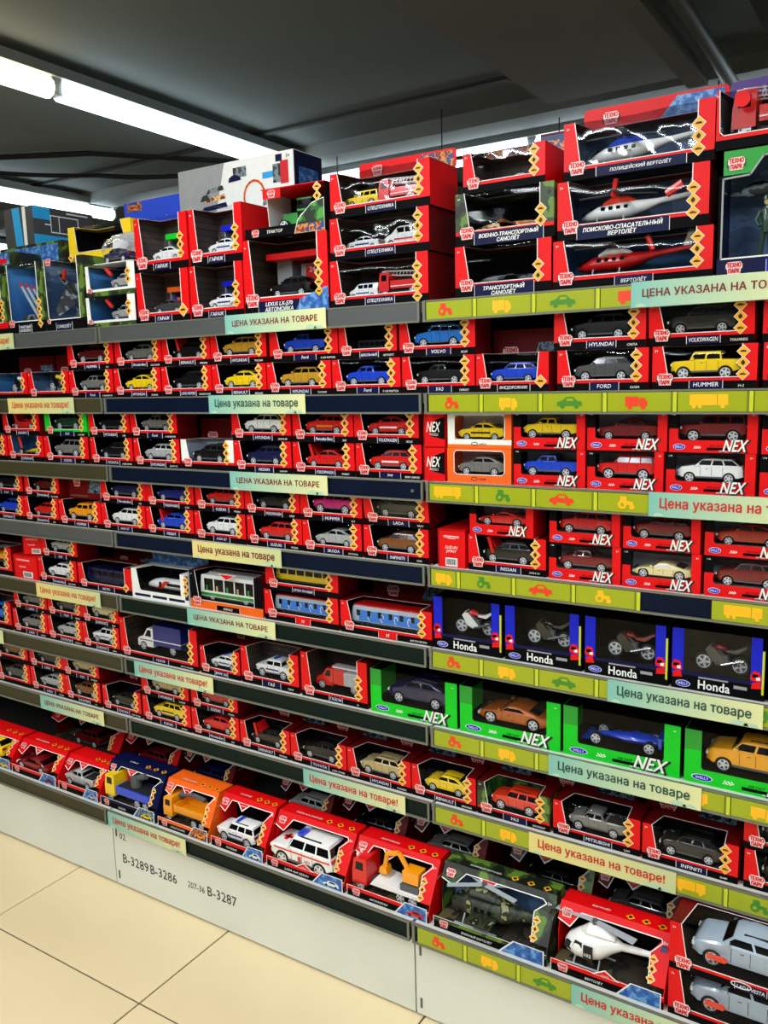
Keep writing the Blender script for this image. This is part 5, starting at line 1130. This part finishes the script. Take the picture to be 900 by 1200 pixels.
def make_label(q):
    s, r, look = q[0], q[1], q[11]; rn = 'upper row' if r else 'lower row'
    if looks[look] == 1: return look+', '+rowname(s, r)
    if spots[(look, s)] == 1: return look+', %s shelf' % ORD[s]
    if both[(look, s, r)] == 1: return '%s, %s of %s shelf' % (look, rn, ORD[s])
    i, n, prev = NB[q[:5]]
    return '%s, %s from left, %s, %s shelf' % (look, NUM[i], rn, ORD[s])
def jit(a): return random.uniform(-a, a)
for q in ROWS:
    s, r, k, x, w, h, lift, bt, mt, toy, col, look = q
    z = ZS[s]+.0005+(lift+.0006 if r else 0)
    yb = (-.088 if s == 7 else .012)
    grp = 'boxed toy vehicles on the shelves'
    rz = jit(.008); rx = 0
    if k == 'Tt': z += .006; rx = 0
    d = {'N': .07, 'O': .072, 'E': .14, 'G': .115, 'H': .09, 'L4': .085, 'W4': .085, 'U4': .10, 'Q4': .06, 'V5': .12, 'F5': .09, 'V6': .11, 'B4': .1, 'B5': .1, 'V7': .125}.get(k, {'N': .07, 'O': .072, 'B': .105}.get(k[0], .075))
    if k[0] == 'G': d = .115
    root = thing('toy_box', make_label(q), 'toy box', (x, yb+random.uniform(0, .002), z), 0 if w > .17 and rz > 0 else rz*.4, grp)
    if k == 'Tt': root.rotation_euler = (math.radians(7), 0, 0); root.location.y += .004; root.location.z -= .0052
    y = d*.45
    if k == 'E': end_box(root, w, h, d, bt, mt); continue
    if k == 'K': back_box(root, w, h, d); root.location.y += .03; continue
    if k == 'Q4': end_box(root, w, h, d, 'X', ''); root.rotation_euler.z = .25; continue
    if k == 'N': zf = nex_box(root, w, h, d); put_toy(root, toy, col, w, zf-.003, y, min(w*.76, .112), w*.115); continue
    if k == 'G': zf = nex_box(root, w, h, d, 'card_green', True); put_toy(root, toy, col, w, zf-.003, y, w*.7, w*.15); continue
    if k[0] == 'O': zf = lada_box(root, w, h, d, 'card_orange' if k == 'O' else 'card_white'); put_toy(root, toy, col, w, zf-.003, y, w*.72, w*.13); continue
    if k == 'H': zf = moto_box(root, w, h, d, col == 'silver'); put_toy(root, toy, col, w, zf+.002, y, w*.6, w*.2); continue
    if k[0] == 'B' and s == 7:
        kw = {'B': dict(side='card_red'), 'Bs': dict(side='card_red'), 'Bb': dict(col='card_navy', side='card_navy', pic='picture_city'), 'Bo': dict(col='card_orange', side='card_orange', pic='picture_fire'),
              'Bc': dict(col='camo_print', side='camo_print', inner='inner_sky'), 'Bh': dict(side='card_red', inner='card_black')}[k]
        zf = open_box(root, w, h, d, mt or bt, toy in ('ambulance', 'heli102'), name_t=bt, pc='' if 'heli' in toy else {'whitep': 'white', 'camo': 'dgreen'}.get(col, col), **kw)
        Lx = {'truckarm': .8, 'truckdump': .82, 'helicamo': .9, 'heli102': .92, 'truckdigger': .82, 'ambulance': .80}.get(toy, .72)*w
        put_toy(root, toy, col, w, zf, d*.40, Lx, w*(.1 if toy == 'helicamo' else .04)); 
        if k == 'Bc' or k == 'Bh': pass
        continue
    kw = {}
    if k == 'Tb': kw = dict(inner='inner_blue', nd=2)
    if k == 'Td': kw = dict(inner='inner_sky')
    if k == 'T1': kw = dict(nd=1, urT=.87, urB=.84, bw=.45, badge_m='card_black')
    if k == 'To': kw = dict(side='card_white', inner='inner_pale')
    if k == 'Tg': kw = dict(side='card_green', inner='inner_jungle', band='card_green', right='card_green')
    if k == 'Tc': kw = dict(side='camo_print', inner='inner_jungle', right='camo_print')
    if k[0] == 'V': kw = dict(inner='inner_city', strip_h=.16, vb=.24, bw=.2)
    if k == 'F5': kw = dict(inner='inner_house', strip_h=.2)
    if k == 'L4': kw = dict(inner='inner_dark', nd=1 if col == 'navy' else 3, badge_m='card_red' if col == 'metro' else 'card_navy', bw=.2 if col == 'metro' else .3)
    if k == 'W4': kw = dict(side='card_white', strip='card_white', band='card_white', right='card_white', toptrim='card_white', logo=0, inner='inner_dark', nd=0, agemark=0)
    if k == 'U4': kw = dict(side='card_black', strip='card_orange', band='card_orange', nd=0, inner='inner_dark', badge_m='card_black', strip_h=.15)
    if k == 'B4' or k == 'B5': kw = dict(inner='inner_city')
    if k == 'Tt': kw = dict(film='crumpled_film')
    if s == 1 and toy in ('suv', 'coupe') and col in ('gold',): kw = dict(inner='inner_dark')
    zf = window_box(root, w, h, d, bt, mt, **kw)
    Lx = min(.66*w, .118) if k[0] == 'T' else {'V5': .58, 'F5': .6, 'V6': .72, 'L4': .80, 'W4': .72, 'U4': .8, 'V7': .71}.get(k, .62)*w
    if toy == 'bus': Lx = .5*w
    put_toy(root, toy, col, w, zf-.0035, y, Lx, w*.14 if k == 'V5' else w*.17 if k[0] == 'T' and toy != 'bus' else None)
    if k == 'W4':
        O('blue_caption_bars', MB().box(w*.05, w*.33, -.0006, 0, .006, .013, 'card_navy').box(w*.37, w*.62, -.0006, 0, .006, .013, 'card_navy').box(w*.66, w*.93, -.0006, 0, .006, .013, 'card_navy'), root)
        O('header_card', MB().box(0, w, d-.004, d-.002, h, h+.032, 'picture_blue'), root)
        O('side_card', MB().box(w-.02, w, .0, .002, 0, h, 'card_navy') if False else MB().box(w-.012, w, -.001, 0, 0.014, h*.98, 'card_navy'), root)
        diamonds(root, w-.008, -.0016, h*.62, .019, 3)
    if k == 'U4':
        O('press_flap', MB().xz([(w*.42, h), (w*.66, h), (w*.53, h-.016)], -.001, 0, 'card_white').xz([(w*.44, h-.0012), (w*.64, h-.0012), (w*.53, h-.014)], -.0016, -.001, 'card_red'), root)
    if k == 'V7':
        O('emblem', MB().line([(w*.47+.017*math.cos(a), .011+.006*math.sin(a)) for a in [j*math.pi/6 for j in range(13)]], .0018, 'card_white', -.0012), root)
        O('red_tag', MB().xz([(0, 0), (.032, -.001), (.036, .004), (.03, .009), (0, .008)], 0, .004, 'paint_orangered'), root, (w*.24, y-.052, h*.42))
    if toy in ('formula',) or (toy.endswith('h') and toy[:-1] in CARS): O('red_strap', MB().tube((w*.3, .012, h*.5), (w*.24, .012, h*.93), .004, 'paint_red', 8), root)

# ------------------------------------------------------------------ rear rows seen through the gaps
mat('card_black', (14, 13, 16))
REAR = [(1, -.78, .165, .09, 1, 'dark carton lying behind blue racing car box, second shelf'), (1, -2.40, .17, .11, 1, 'rear red carton with photo behind the white motorbike box'), (1, -2.22, .16, .11, 1, 'rear red carton with photo behind the yellow motorbike box'),
 (2, -1.64, .18, .10, 1, 'dark rear carton above the engine picture box, third shelf'), (2, -.70, .15, .10, 2, 'rear dark red carton above the yellow pickup box, third shelf'), (2, -.545, .149, .10, 2, 'rear dark red carton above the dark wine saloon box'), (2, -.39, .148, .10, 2, 'rear dark red carton above the dark red jeep box'), (2, -.235, .15, .10, 2, 'rear dark red carton at right edge, third shelf'),
 (3, -.63, .15, .10, 2, 'rear dark red carton behind bright red toy crossover box'), (3, -.475, .15, .10, 2, 'rear dark red carton behind the cream roadster stack'), (3, -.32, .15, .10, 2, 'rear dark red carton at right edge, fourth shelf'),
 (4, -2.08, .2, .11, 0, 'rear red carton above the navy train box, fifth shelf'), (4, -1.13, .25, .095, 1, 'rear metro carton above the wide metro carriage box'),
 (5, -1.61, .15, .12, 1, 'rear toy car carton behind the white police crossover box'), (5, -.83, .22, .12, 3, 'rear carton behind the bronze supercar box'),
 (6, -2.02, .16, .11, 1, 'rear carton above black off-roader box, seventh shelf left'), (6, -1.44, .18, .11, 1, 'rear carton behind the raised red bonnet box, seventh shelf'), (6, -1.25, .18, .11, 1, 'rear carton behind the black off-roader box, seventh shelf'), (6, -1.06, .18, .11, 1, 'rear carton behind the beige gold crossover box, seventh shelf'), (6, -.87, .18, .10, 1, 'rear carton behind the yellow coupe crossover box, seventh shelf'),
 (6, -.66, .2, .1, 1, 'rear carton behind the grey double-cab pickup box'), (6, -.44, .18, .1, 1, 'rear carton behind the large black off-roader box, seventh shelf')]
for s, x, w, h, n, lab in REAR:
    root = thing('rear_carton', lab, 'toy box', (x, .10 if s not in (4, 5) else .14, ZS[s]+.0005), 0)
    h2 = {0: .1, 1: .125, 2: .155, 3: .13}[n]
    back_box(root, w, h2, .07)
for i, (x, w) in enumerate([(-2.45, .36), (-2.08, .24), (-1.82, .2), (-1.45, .18), (-1.24, .2), (-1.02, .2), (-.76, .2), (-.55, .18)]):
    root = thing('rear_open_box', 'dark rear open box on the bottom shelf, behind the %s' % ['yellow and dark red toy boxes', 'silver pickup box', 'blue loader truck box', 'police off-roader box', 'ambulance box', 'digger truck box', 'camouflage helicopter box', 'white helicopter box'][i], 'toy box', (x, .10, ZS[7]+.0005))
    open_box(root, w, .11, .12, '', '', col='card_red' if i < 2 else 'card_darkred' if i not in (6,) else 'camo_print', side='card_darkred')
    put_toy(root, 'suv', ['maroon', 'wine', 'navy', 'silver', 'black', 'grey', 'black', 'dgrey'][i], w, .013, .06, .13)
# red and white header carton jutting above the white car carton at the bottom right
root = thing('rear_carton', 'red carton with a white car picture behind the wide estate boxes', 'toy box', (-.33, .05, ZS[7]+.0005))
back_box(root, .3, .212, .1)

# ------------------------------------------------------------------ top shelf
Z0 = ZS[0]+.001
def tbox(x, y, z, w, h, d, label, rz=0., name='toy_box', cat='toy box', **kw):
    root = thing(name, label, cat, (x, y, z), rz, 'boxed toys on the top shelf')
    b = kw.pop('b', ''); m = kw.pop('m', '')
    return root, window_box(root, w, h, d, b, m, **kw)
def header(root, w, h, d, hh_, split=True, body=True, cols=('card_red', 'picture_blue')):
    """hanging card that stands up from the back of the box"""
    p = rr(.0, w, h, h+hh_, .008); O('header_card', MB().xz(p, d-.003, d-.0015, cols[0]), root)
    if split: O('header_picture', MB().xz([(w*.52, h+.002), (w*.66, h+hh_-.004), (w-.008, h+hh_-.004), (w-.004, h+.002)], d-.0038, d-.003, cols[1]), root)
    if body: logo(root, w*.2, d-.005, h+hh_*.55, min(.022, hh_*.5))
# helicopters
r, z = tbox(-.614, .012, Z0, .287, .089, .11, 'lowest helicopter box of three, with dark red toy helicopter, top shelf', b='ВЕРТОЛЁТ', inner='inner_blue', strip_h=.19, bw=.24)
toy_heli(r, 'red', .21, (.03, .05, z-.002)); O('red_strap', MB().tube((.18, .02, .06), (.17, .02, .085), .005, 'paint_red', 8), r)
r, z = tbox(-.606, .012, Z0+.0895, .270, .104, .11, 'middle helicopter box with white and orange rescue helicopter, top shelf', b='ПОИСКОВО-СПАСАТЕЛЬНЫЙ\nВЕРТОЛЁТ', inner='inner_sky', strip_h=.22, vb=.30, bw=.62, bx=.45)
toy_heli(r, 'rescue', .205, (.03, .05, z-.002)); O('red_strap', MB().tube((.1, .015, .07), (.105, .015, .1), .005, 'paint_red', 8).tube((.195, .015, .062), (.222, .015, .078), .007, 'paint_red', 8), r)
r, z = tbox(-.594, .012, Z0+.194, .264, .100, .11, 'uppermost helicopter box with white and blue police helicopter and hanging card', b='ПОЛИЦЕЙСКИЙ ВЕРТОЛЁТ', inner='inner_sky', strip_h=.2, bw=.6, film='crumpled_film')
toy_heli(r, 'police', .205, (.03, .05, z-.002)); header(r, .264, .1, .11, .048)
text('side_number', '02 ПОЛИЦИЯ', 'card_navy', r, .03+.22*.3, .05-.019, z+.022, .005, .05)
# aeroplanes
r, z = tbox(-.822, .012, Z0, .204, .1, .12, 'lowest of three aeroplane boxes with dark transport plane, red sides', b='ТРАНСПОРТНЫЙ\nСАМОЛЁТ', strip_h=.24, vb=.32, bw=.62, bx=.52, nd=2, inner='inner_dark')
toy_plane(r, 'grey', .15, (.03, .055, z-.002), (0, 0, .3), False)
r, z = tbox(-.820, .012, Z0+.1005, .207, .1, .12, 'camouflage box with orange mottled military transport plane, top shelf', b='ВОЕННО-ТРАНСПОРТНЫЙ\nСАМОЛЁТ', strip_h=.24, vb=.32, bw=.70, bx=.55, nd=2, side='camo_print', right='camo_print', toptrim='camo_print', inner='inner_dark')
toy_plane(r, 'orange', .16, (.02, .055, z-.002), (0, 0, .15), False)
r, z = tbox(-.806, .02, Z0+.201, .172, .075, .11, 'small red box with white toy jet on top of camouflage plane box', .0, inner='inner_house', right='card_red', bw=.3, film='crumpled_film')
toy_plane(r, 'white', .1, (.04, .045, z-.002), (0, 0, .2)); O('header_card', MB().xz(rr(.0, .172, .075, .1, .006), .105, .107, 'picture_fire'), r)
# rescue vehicle boxes
for i, (dz, h, lab) in enumerate([(0, .101, 'lowest rescue vehicle box, grey van and fire engine with ladder'), (.1015, .088, 'middle rescue vehicle box, police saloon and white ambulance van'), (.190, .092, 'uppermost rescue vehicle box, yellow off-roader, fire engine and hanging card')]):
    w = .248; r, z = tbox(-1.133+(.004*i), .012, Z0+dz, w, h, .12, lab, b='СПЕЦТЕХНИКА', inner='inner_city', strip_h=.2, nd=4 if i == 0 else 3, bw=.3, bx=.52, right='card_darkred' if i < 2 else 'card_red', film='crumpled_film' if i else 'film')
    if i == 0: toy_car(r, 'van', 'whitep', .075, (.028, .045, z-.003)); toy_truck(r, 'ladder', 'red', .115, (.108, .05, z-.003))
    if i == 1: toy_car(r, 'sedan', 'whitep', .085, (.022, .045, z-.003), 'toy_saloon'); toy_car(r, 'van', 'whitered', .1, (.12, .05, z-.003), 'toy_van')
    if i == 2: toy_car(r, 'jeep', 'yellow', .085, (.02, .045, z-.003)); toy_truck(r, 'ladder', 'red', .115, (.105, .05, z-.003)); header(r, w, h, .12, .042, cols=('card_red', 'picture_fire'))
# garage with black car
r, z = tbox(-1.384, .012, Z0, .246, .17, .15, 'large red box with black toy car in front of a service station', b='LEXUS LX-570\nАВТОМОЙКА', inner='inner_city', strip_h=.2, vb=.28, nd=4, bw=.5, bx=.42)
toy_car(r, 'suv', 'black', .115, (.065, .04, z-.003))
O('service_station', MB().box(.03, .075, .09, .13, z, .13, 'card_grey').box(.095, .2, .1, .13, z, .12, 'card_grey').box(.11, .15, .098, .1, z+.02, .115, 'card_red').box(.16, .19, .098, .1, z+.02, .1, 'glass').box(.03, .21, .05, .13, .128, .142, 'card_red'), r)
text('station_lettering', '24', 'card_white', r, .13, .0975, .105, .012); O('corner_picture', MB().xz([(.15, .001), (.17, .03), (.235, .05), (.245, .05), (.245, .001)], -.0008, 0, 'picture_blue'), r)
# tractor
r = thing('toy_box', 'black and white box with green toy tractor tilted on station box', 'toy box', (-1.372, .012, Z0+.1725), math.radians(3), 'boxed toys on the top shelf')
w, h, d = .225, .105, .12
O('carton', MB().box(0, w, 0, d, 0, .0015, 'card_black').box(0, w, -.0, .0015, 0, .022, 'card_black').box(0, w, d-.0015, d, 0, h, 'card_black').box(.05, w, .0, d, h-.0015, h, 'card_red').yz([(d*.98, 0), (.03, 0), (.02, h), (d*.98, h)], .05, .0515, 'card_white').yz([(d*.98, 0), (.0, 0), (.0, h), (d*.98, h)], w-.0015, w, 'card_black').box(.055, .105, 0, .0015, .083, h, 'card_red'), r)
O('printed_insert', MB().box(.052, w-.002, d-.004, d-.002, .002, h-.002, 'card_black').box(0, w-.002, .002, d, .0015, .012, 'card_grey'), r)
O('corner_picture', MB().xz([(.14, .0), (.15, .03), (.19, .062), (.222, .07), (.222, 0)], -.0012, 0, 'card_white').xz([(.142, .001), (.152, .029), (.19, .06), (.221, .068), (.221, .001)], -.0018, -.0012, 'inner_jungle').xz([(.142, .001), (.15, .018), (.221, .02), (.221, .001)], -.0022, -.0018, 'picture_fire'), r)
logo(r, .08, -.0008, .093, .017); logo(r, .03, -.0008, .011, .016); text('name_lettering', 'ТРАКТОР', 'card_white', r, .085, -.0005, .011, .007, .05, .2); diamonds(r, w-.02, -.0016, h*.8, .02, 2)
toy_tractor(r, .1, (.07, .055, .013))
# playset behind
r = thing('playset_box', 'big white and grey playset box standing behind the garage boxes', 'toy box', (-1.785, .22, Z0), 0)
w, h, d = .402, .418, .12
O('carton', MB().box(0, w, 0, d, 0, h, 'card_white').box(w, w+.001, .002, d-.002, .002, h-.002, 'card_navy').xz([(0, .15), (.09, .15), (.17, h), (0, h)], -.0006, 0, 'card_grey'), r)
q = MB(); q.line([(.27+.035*math.cos(a), .32+.04*math.sin(a)) for a in [math.pi*(k/10*1.3-.15) for k in range(11)]], .006, 'card_orange', -.001)
for k in range(4): q.xz([(.07+.01*k, .28+.022*k), (.18-.005*k, .285+.022*k), (.175-.005*k, .297+.022*k), (.08+.01*k, .292+.022*k)], -.0012, 0, ['camo_grey', 'card_navy', 'camo_orange', 'camo_grey'][k])

for a_, b_, c_ in ((.10, .335, 'camo_grey'), (.205, .372, 'card_navy'), (.32, .30, 'camo_grey'), (.225, .262, 'card_black'), (.34, .265, 'card_navy')): q.xz([(a_-.022, b_-.006), (a_+.022, b_-.004), (a_+.018, b_+.004), (a_+.006, b_+.010), (a_-.008, b_+.010), (a_-.020, b_+.004)], -.0013, 0, c_)
q.box(.3, .34, -.001, 0, .36, .375, 'print_cyan').box(.335, .37, -.0012, 0, .345, .39, 'camo_grey').box(.36, .385, -.0014, 0, .34, .395, 'tag_red').box(.2, .245, -.001, 0, .375, .4, 'camo_grey').box(.345, .365, -.001, 0, .395, .412, 'card_navy')
O('printed_picture', q, r); text('age_mark', '3+', 'ink', r, .385, -.001, .405, .009); O('side_picture', MB().box(w+.001, w+.0016, .02, .1, .3, .38, 'picture_blue'), r)
# boxed garages, two stacks of two
gl = ['lower left garage box with hazy window and dark car', 'upper left garage box with yellow roof and white car', 'lower right garage box with white police car', 'upper right garage box with white police car and blue roof']
for k, (x, w, dz, h) in enumerate([(-1.752, .186, 0, .128), (-1.746, .186, .1285, .133), (-1.560, .172, 0, .128), (-1.552, .17, .1285, .132)]):
    r, z = tbox(x, .012, Z0+dz, w, h, .1, gl[k], b='ГАРАЖ', inner='inner_house', innerside='inner_house', strip_h=.17, vb=.25, nd=1 if k == 0 else 3, right='card_red', bx=.5)
    O('garage_roof', MB().box(.06, w-.03, .05, .095, h*.62, h*.72, ['card_orange', 'card_green', 'card_blue', 'card_blue'][k]).box(.065, .068, .055, .09, z, h*.62, 'card_grey').box(w-.036, w-.033, .055, .09, z, h*.62, 'card_grey'), r)
    if k == 0: O('toy_garage_wall', MB().box(.08, .13, .05, .09, z, h*.5, 'card_blue').box(.1, .11, .045, .05, z, h*.5, 'card_orange'), r)
    toy_car(r, 'sedan', ['dgrey', 'white', 'whitep', 'whitep'][k], .1, (.045, .035, z-.003))
# jets and missiles
r, z = tbox(-2.302, .012, Z0, .168, .196, .1, 'tall blue window box with missile launcher toy', b='РАКЕТНЫЙ\nКОМПЛЕКС', side='camo_print', right='camo_print', band='card_black', toptrim='camo_print', inner='inner_blue', innerside='inner_blue', lg=.02, strip_h=.16, vb=.22, nd=4, dz=.28, ulT=.06, ulB=.08, bw=.35, bx=.45)
for k in range(4): O('missile', MB().tube((.045+.016*k, .022+.008*k, .135-.004*k), (.115+.012*k, .022+.008*k, .04), .0045, 'clear_grey', 8).tube((.045+.016*k, .022+.008*k, .135-.004*k), (.034+.016*k, .022+.008*k, .15-.004*k), .0048, 'card_red', 8, .001), r)
O('launcher', MB().box(.04, .14, .02, .07, z+.004, z+.02, 'camo_grey').box(.075, .083, .04, .05, z+.01, .11, 'grey_plastic'), r)

r, z = tbox(-2.130, .012, Z0, .174, .196, .22, 'tall camouflage box with grey toy fighter jet', b='САМОЛЁТ', m='', side='camo_print', right='camo_print', toptrim='camo_print', band='card_black', lg=.012, inner='inner_sky', innerside='inner_sky', strip_h=.14, vb=.2, nd=0, ulT=.06, ulB=.08, bx=.45, bw=.4, film='crumpled_film')
toy_plane(r, 'grey', .165, (.028, .040, .165), (math.radians(60), math.radians(50), 0)); logo(r, .03, -.001, .188, .018); diamonds(r, .13, -.001, .19, .018, 1)
O('red_strap', MB().tube((.075, .012, .14), (.085, .012, .165), .005, 'paint_red', 8), r)
r, z = tbox(-2.478, .012, Z0, .170, .17, .1, 'dark camouflage box at the left picture edge with three diamonds', side='camo_print', right='camo_print', inner='inner_dark', nd=3, strip_h=.14)
toy_car(r, 'jeep', 'dgreen', .1, (.04, .045, z-.003))
for k in range(2):
    r, z = tbox(-1.953+.006*k, .012, Z0+.0815*k, .192, .08, .2, ['lower small blue window box with covered toy on white base', 'upper small blue window box with covered toy, red strap'][k], side='card_white', band='card_white', strip='camo_print', inner='inner_blue', innerside='inner_blue', right='card_black', nd=2, ulT=.06, ulB=.08, lg=.012, strip_h=.15, vb=.22)
    toy_car(r, 'jeep', 'silver', .1, (.07, .045, z-.003)); O('red_strap', MB().tube((.07, .012, .07), (.09, .012, .052), .005, 'paint_red', 8), r)
r = thing('blister_pack', 'glossy clear blister pack on the small blue boxes', 'toy box', (-1.92, .02, Z0+.1645), 0, None)
O('backing_card', MB().box(0, .15, .07, .072, 0, .085, 'card_white').box(0, .15, 0, .07, 0, .002, 'card_white'), r)
O('blister', MB().ell([(.01, .035, .03, .008, .008), (.03, .035, .035, .03, .03), (.07, .035, .042, .033, .036), (.12, .035, .05, .033, .03), (.14, .035, .05, .01, .01)], 'crumpled_film', 14).mesh('blister', True), r)
toy_car(r, 'pickup', 'navy', .1, (.02, .035, .003))
r, z = tbox(-2.117, .10, Z0+.1975, .262, .095, .11, 'yellow window box lying on top of the jet boxes', lg=.001, side='print_yellow', right='print_yellow', toptrim='print_yellow', band='print_yellow', strip='print_yellow', inner='inner_dark', nd=0, ulT=.14, ulB=.18, urT=.8, urB=.9, film='film')
toy_moto(r, 'yellow', .07, (.08, .05, z-.003)); O('age_patch', MB().xz(rr(.2, .222, .066, .084, .003), -.0008, 0, 'card_black').box(.206, .216, .0, .001, .07, .08, 'card_black'), r)
r = thing('drone_box', 'black and blue box with a white line drawing at far left', 'toy box', (-2.436, .12, Z0+.2705), 0, None)
O('carton', MB().box(0, .14, 0, .22, 0, .112, 'print_dgrey').xz([(.05, 0), (.085, 0), (.075, .112), (.04, .112)], -.0005, 0, 'print_cyan').box(.09, .105, -.0005, 0, 0, .112, 'card_white').box(.14, .1405, .0, .22, .0, .03, 'print_cyan').box(.14, .141, .0, .06, .075, .112, 'print_cyan'), r)
O('line_drawing', MB().box(.1405, .1412, .06, .062, .04, .09, 'card_white').box(.1405, .1412, .16, .162, .04, .09, 'card_white').box(.1405, .1412, .06, .162, .088, .091, 'card_white').box(.1405, .1412, .06, .162, .039, .042, 'card_white').box(.1405, .1412, .09, .092, .04, .09, 'card_white').box(.1405, .1412, .04, .06, .06, .063, 'card_white').box(.1405, .1412, .162, .185, .06, .063, 'card_white').box(.1405, .1412, .12, .2, .1, .104, 'card_white'), r)
r = thing('stacked_carton', 'camouflage carton lying flat beneath the black and blue box', 'toy box', (-2.47, .118, Z0), 0, None)
O('carton', MB().box(0, .30, 0, .24, 0, .269, 'camo_print'), r); O('picture', MB().box(.02, .28, -.0006, 0, .21, .262, 'picture_blue'), r)

r = thing('flat_carton', 'flat carton with blue and red toy picture above the missile box', 'toy box', (-2.47, .015, Z0+.1975), 0, None)
O('carton', MB().box(0, .20, 0, .1, 0, .038, 'camo_print').box(.06, .19, -.0006, 0, .003, .035, 'picture_blue'), r); O('wheel_picture', MB().tube((.12, -.001, .018), (.12, 0, .018), .014, 'card_red', 12).tube((.12, -.0016, .018), (.12, -.001, .018), .008, 'card_white', 12).box(.135, .18, -.0012, 0, .006, .02, 'card_red'), r)
r = thing('blue_carton', 'blue carton behind the left garage boxes near the ceiling light', 'toy box', (-1.95, .25, Z0), 0, None)
O('carton', MB().box(-.095, .16, 0, .1, 0, .372, 'print_blue'), r); O('lid_print', MB().box(-.08, -.02, -.0006, 0, .345, .37, 'picture_fire'), r)
# right edge
r = thing('soldier_box', 'tall blue box with toy soldier and grey jet at right edge', 'toy box', (-.322, .012, Z0), 0, None)
w, h, d = .34, .205, .1
O('carton', MB().box(0, w, 0, .0015, 0, .03, 'card_navy').box(0, w, 0, d, 0, .0015, 'card_navy').box(0, .0015, 0, d, 0, h, 'card_navy').box(w-.0015, w, 0, d, 0, h, 'card_navy').box(0, w, 0, d, h-.0015, h, 'camo_print').box(0, w, d-.0015, d, 0, h, 'card_navy').box(0, .008, 0, .0015, .03, h, 'card_black').xz([(0, .165), (.05, .165), (.07, .192), (w, .198), (w, h), (0, h)], 0, .0015, 'print_green'), r)
O('window_edging', MB().line([(.008, .03), (.008, .16), (.05, .162), (.07, .19), (w, .196)], .003, 'card_grey', -.0006).line([(.008, .03), (w, .03)], .0025, 'card_white', -.0006), r)
O('printed_insert', MB().box(.002, w-.002, d-.004, d-.002, .002, h-.002, 'inner_sky').box(.002, w-.002, .003, d-.004, .028, .029, 'inner_blue'), r)
O('window_film', MB().add([(.008, .0025, .03), (w, .0025, .03), (w, .0025, .19), (.008, .0025, .16)], [(0, 1, 2, 3)], 'film'), r)
logo(r, .028, -.001, .182, .02); logo(r, .03, -.001, .014, .02); badge(r, .14, 0, .014, .12, .022, 'ИСТРЕБИТЕЛЬ', 'card_blue')
toy_plane(r, 'grey', .22, (.01, .055, .125), (0, 0, 0))
sx, sz = .075, .03
sd_ = MB()
for s2 in (-1, 1): sd_.path([(sx+s2*.009, .02, sz), (sx+s2*.007, .02, sz+.022), (sx+s2*.004, .02, sz+.045)], .0045, 'paint_dgreen', 8); sd_.path([(sx+s2*.010, .02, sz+.075), (sx+s2*.016, .02, sz+.06), (sx+s2*.010, .016, sz+.05)], .0032, 'paint_dgreen', 6); sd_.box(sx+s2*.009-.004, sx+s2*.009+.004, .012, .024, sz-.001, sz+.004, 'ink')

sd_.loft([[(sx+rx_*math.cos(a), .02+.006*math.sin(a), z_) for a in [k*math.pi/5 for k in range(10)]] for z_, rx_ in ((sz+.04, .008), (sz+.055, .0075), (sz+.075, .011), (sz+.08, .004), (sz+.084, .003))], 'paint_dgreen')
sd_.loft([[(sx+rx_*math.cos(a), .02+rx_*math.sin(a), z_) for a in [k*math.pi/5 for k in range(10)]] for z_, rx_ in ((sz+.083, .003), (sz+.088, .0055), (sz+.094, .005))], 'paint_beige')
sd_.loft([[(sx+rx_*math.cos(a), .02+rx_*math.sin(a), z_) for a in [k*math.pi/5 for k in range(10)]] for z_, rx_ in ((sz+.092, .008), (sz+.098, .0065), (sz+.101, .002))], 'paint_dgreen')
O('toy_soldier', sd_.mesh('toy_soldier', True), r)
r, z = tbox(-.328, .012, Z0+.2065, .34, .095, .11, 'purple topped red box with toy ladder truck at right edge', .0, inner='inner_city', right='card_red', toptrim='print_purple', nd=0, film='crumpled_film', logo=0, ulT=.02, ulB=.03, urT=.9, urB=.9)
toy_truck(r, 'ladder', 'red', .17, (.02, .05, z-.003)); O('header_card', MB().xz(rr(0, .34, .095, .135, .008), .106, .108, 'print_purple'), r)
O('warning_disc', MB().tube((.04, -.001, .075), (.04, 0, .075), .012, 'card_red', 14), r)
r = thing('plane_card_box', 'dark blue box with jet picture behind the top plane box', 'toy box', (-.70, .16, Z0), 0, None)
O('carton', MB().box(0, .2, 0, .1, 0, .325, 'card_darkred'), r); O('picture', MB().box(.0, .12, -.0006, 0, .25, .32, 'inner_sky').xz([(.03, .28), (.07, .285), (.1, .31), (.06, .295)], -.001, 0, 'card_red'), r)
lc = Counter(LABELS); dup_ = [l for l, n in lc.items() if n > 1]
print('THINGS', len(LABELS), 'DUP', dup_, 'LONG', [l for l in LABELS if len(l.split()) > 16])
print('TRIS', sum(len(o.data.polygons)*2 for o in bpy.data.objects if o.type == 'MESH'), len(bpy.data.objects))
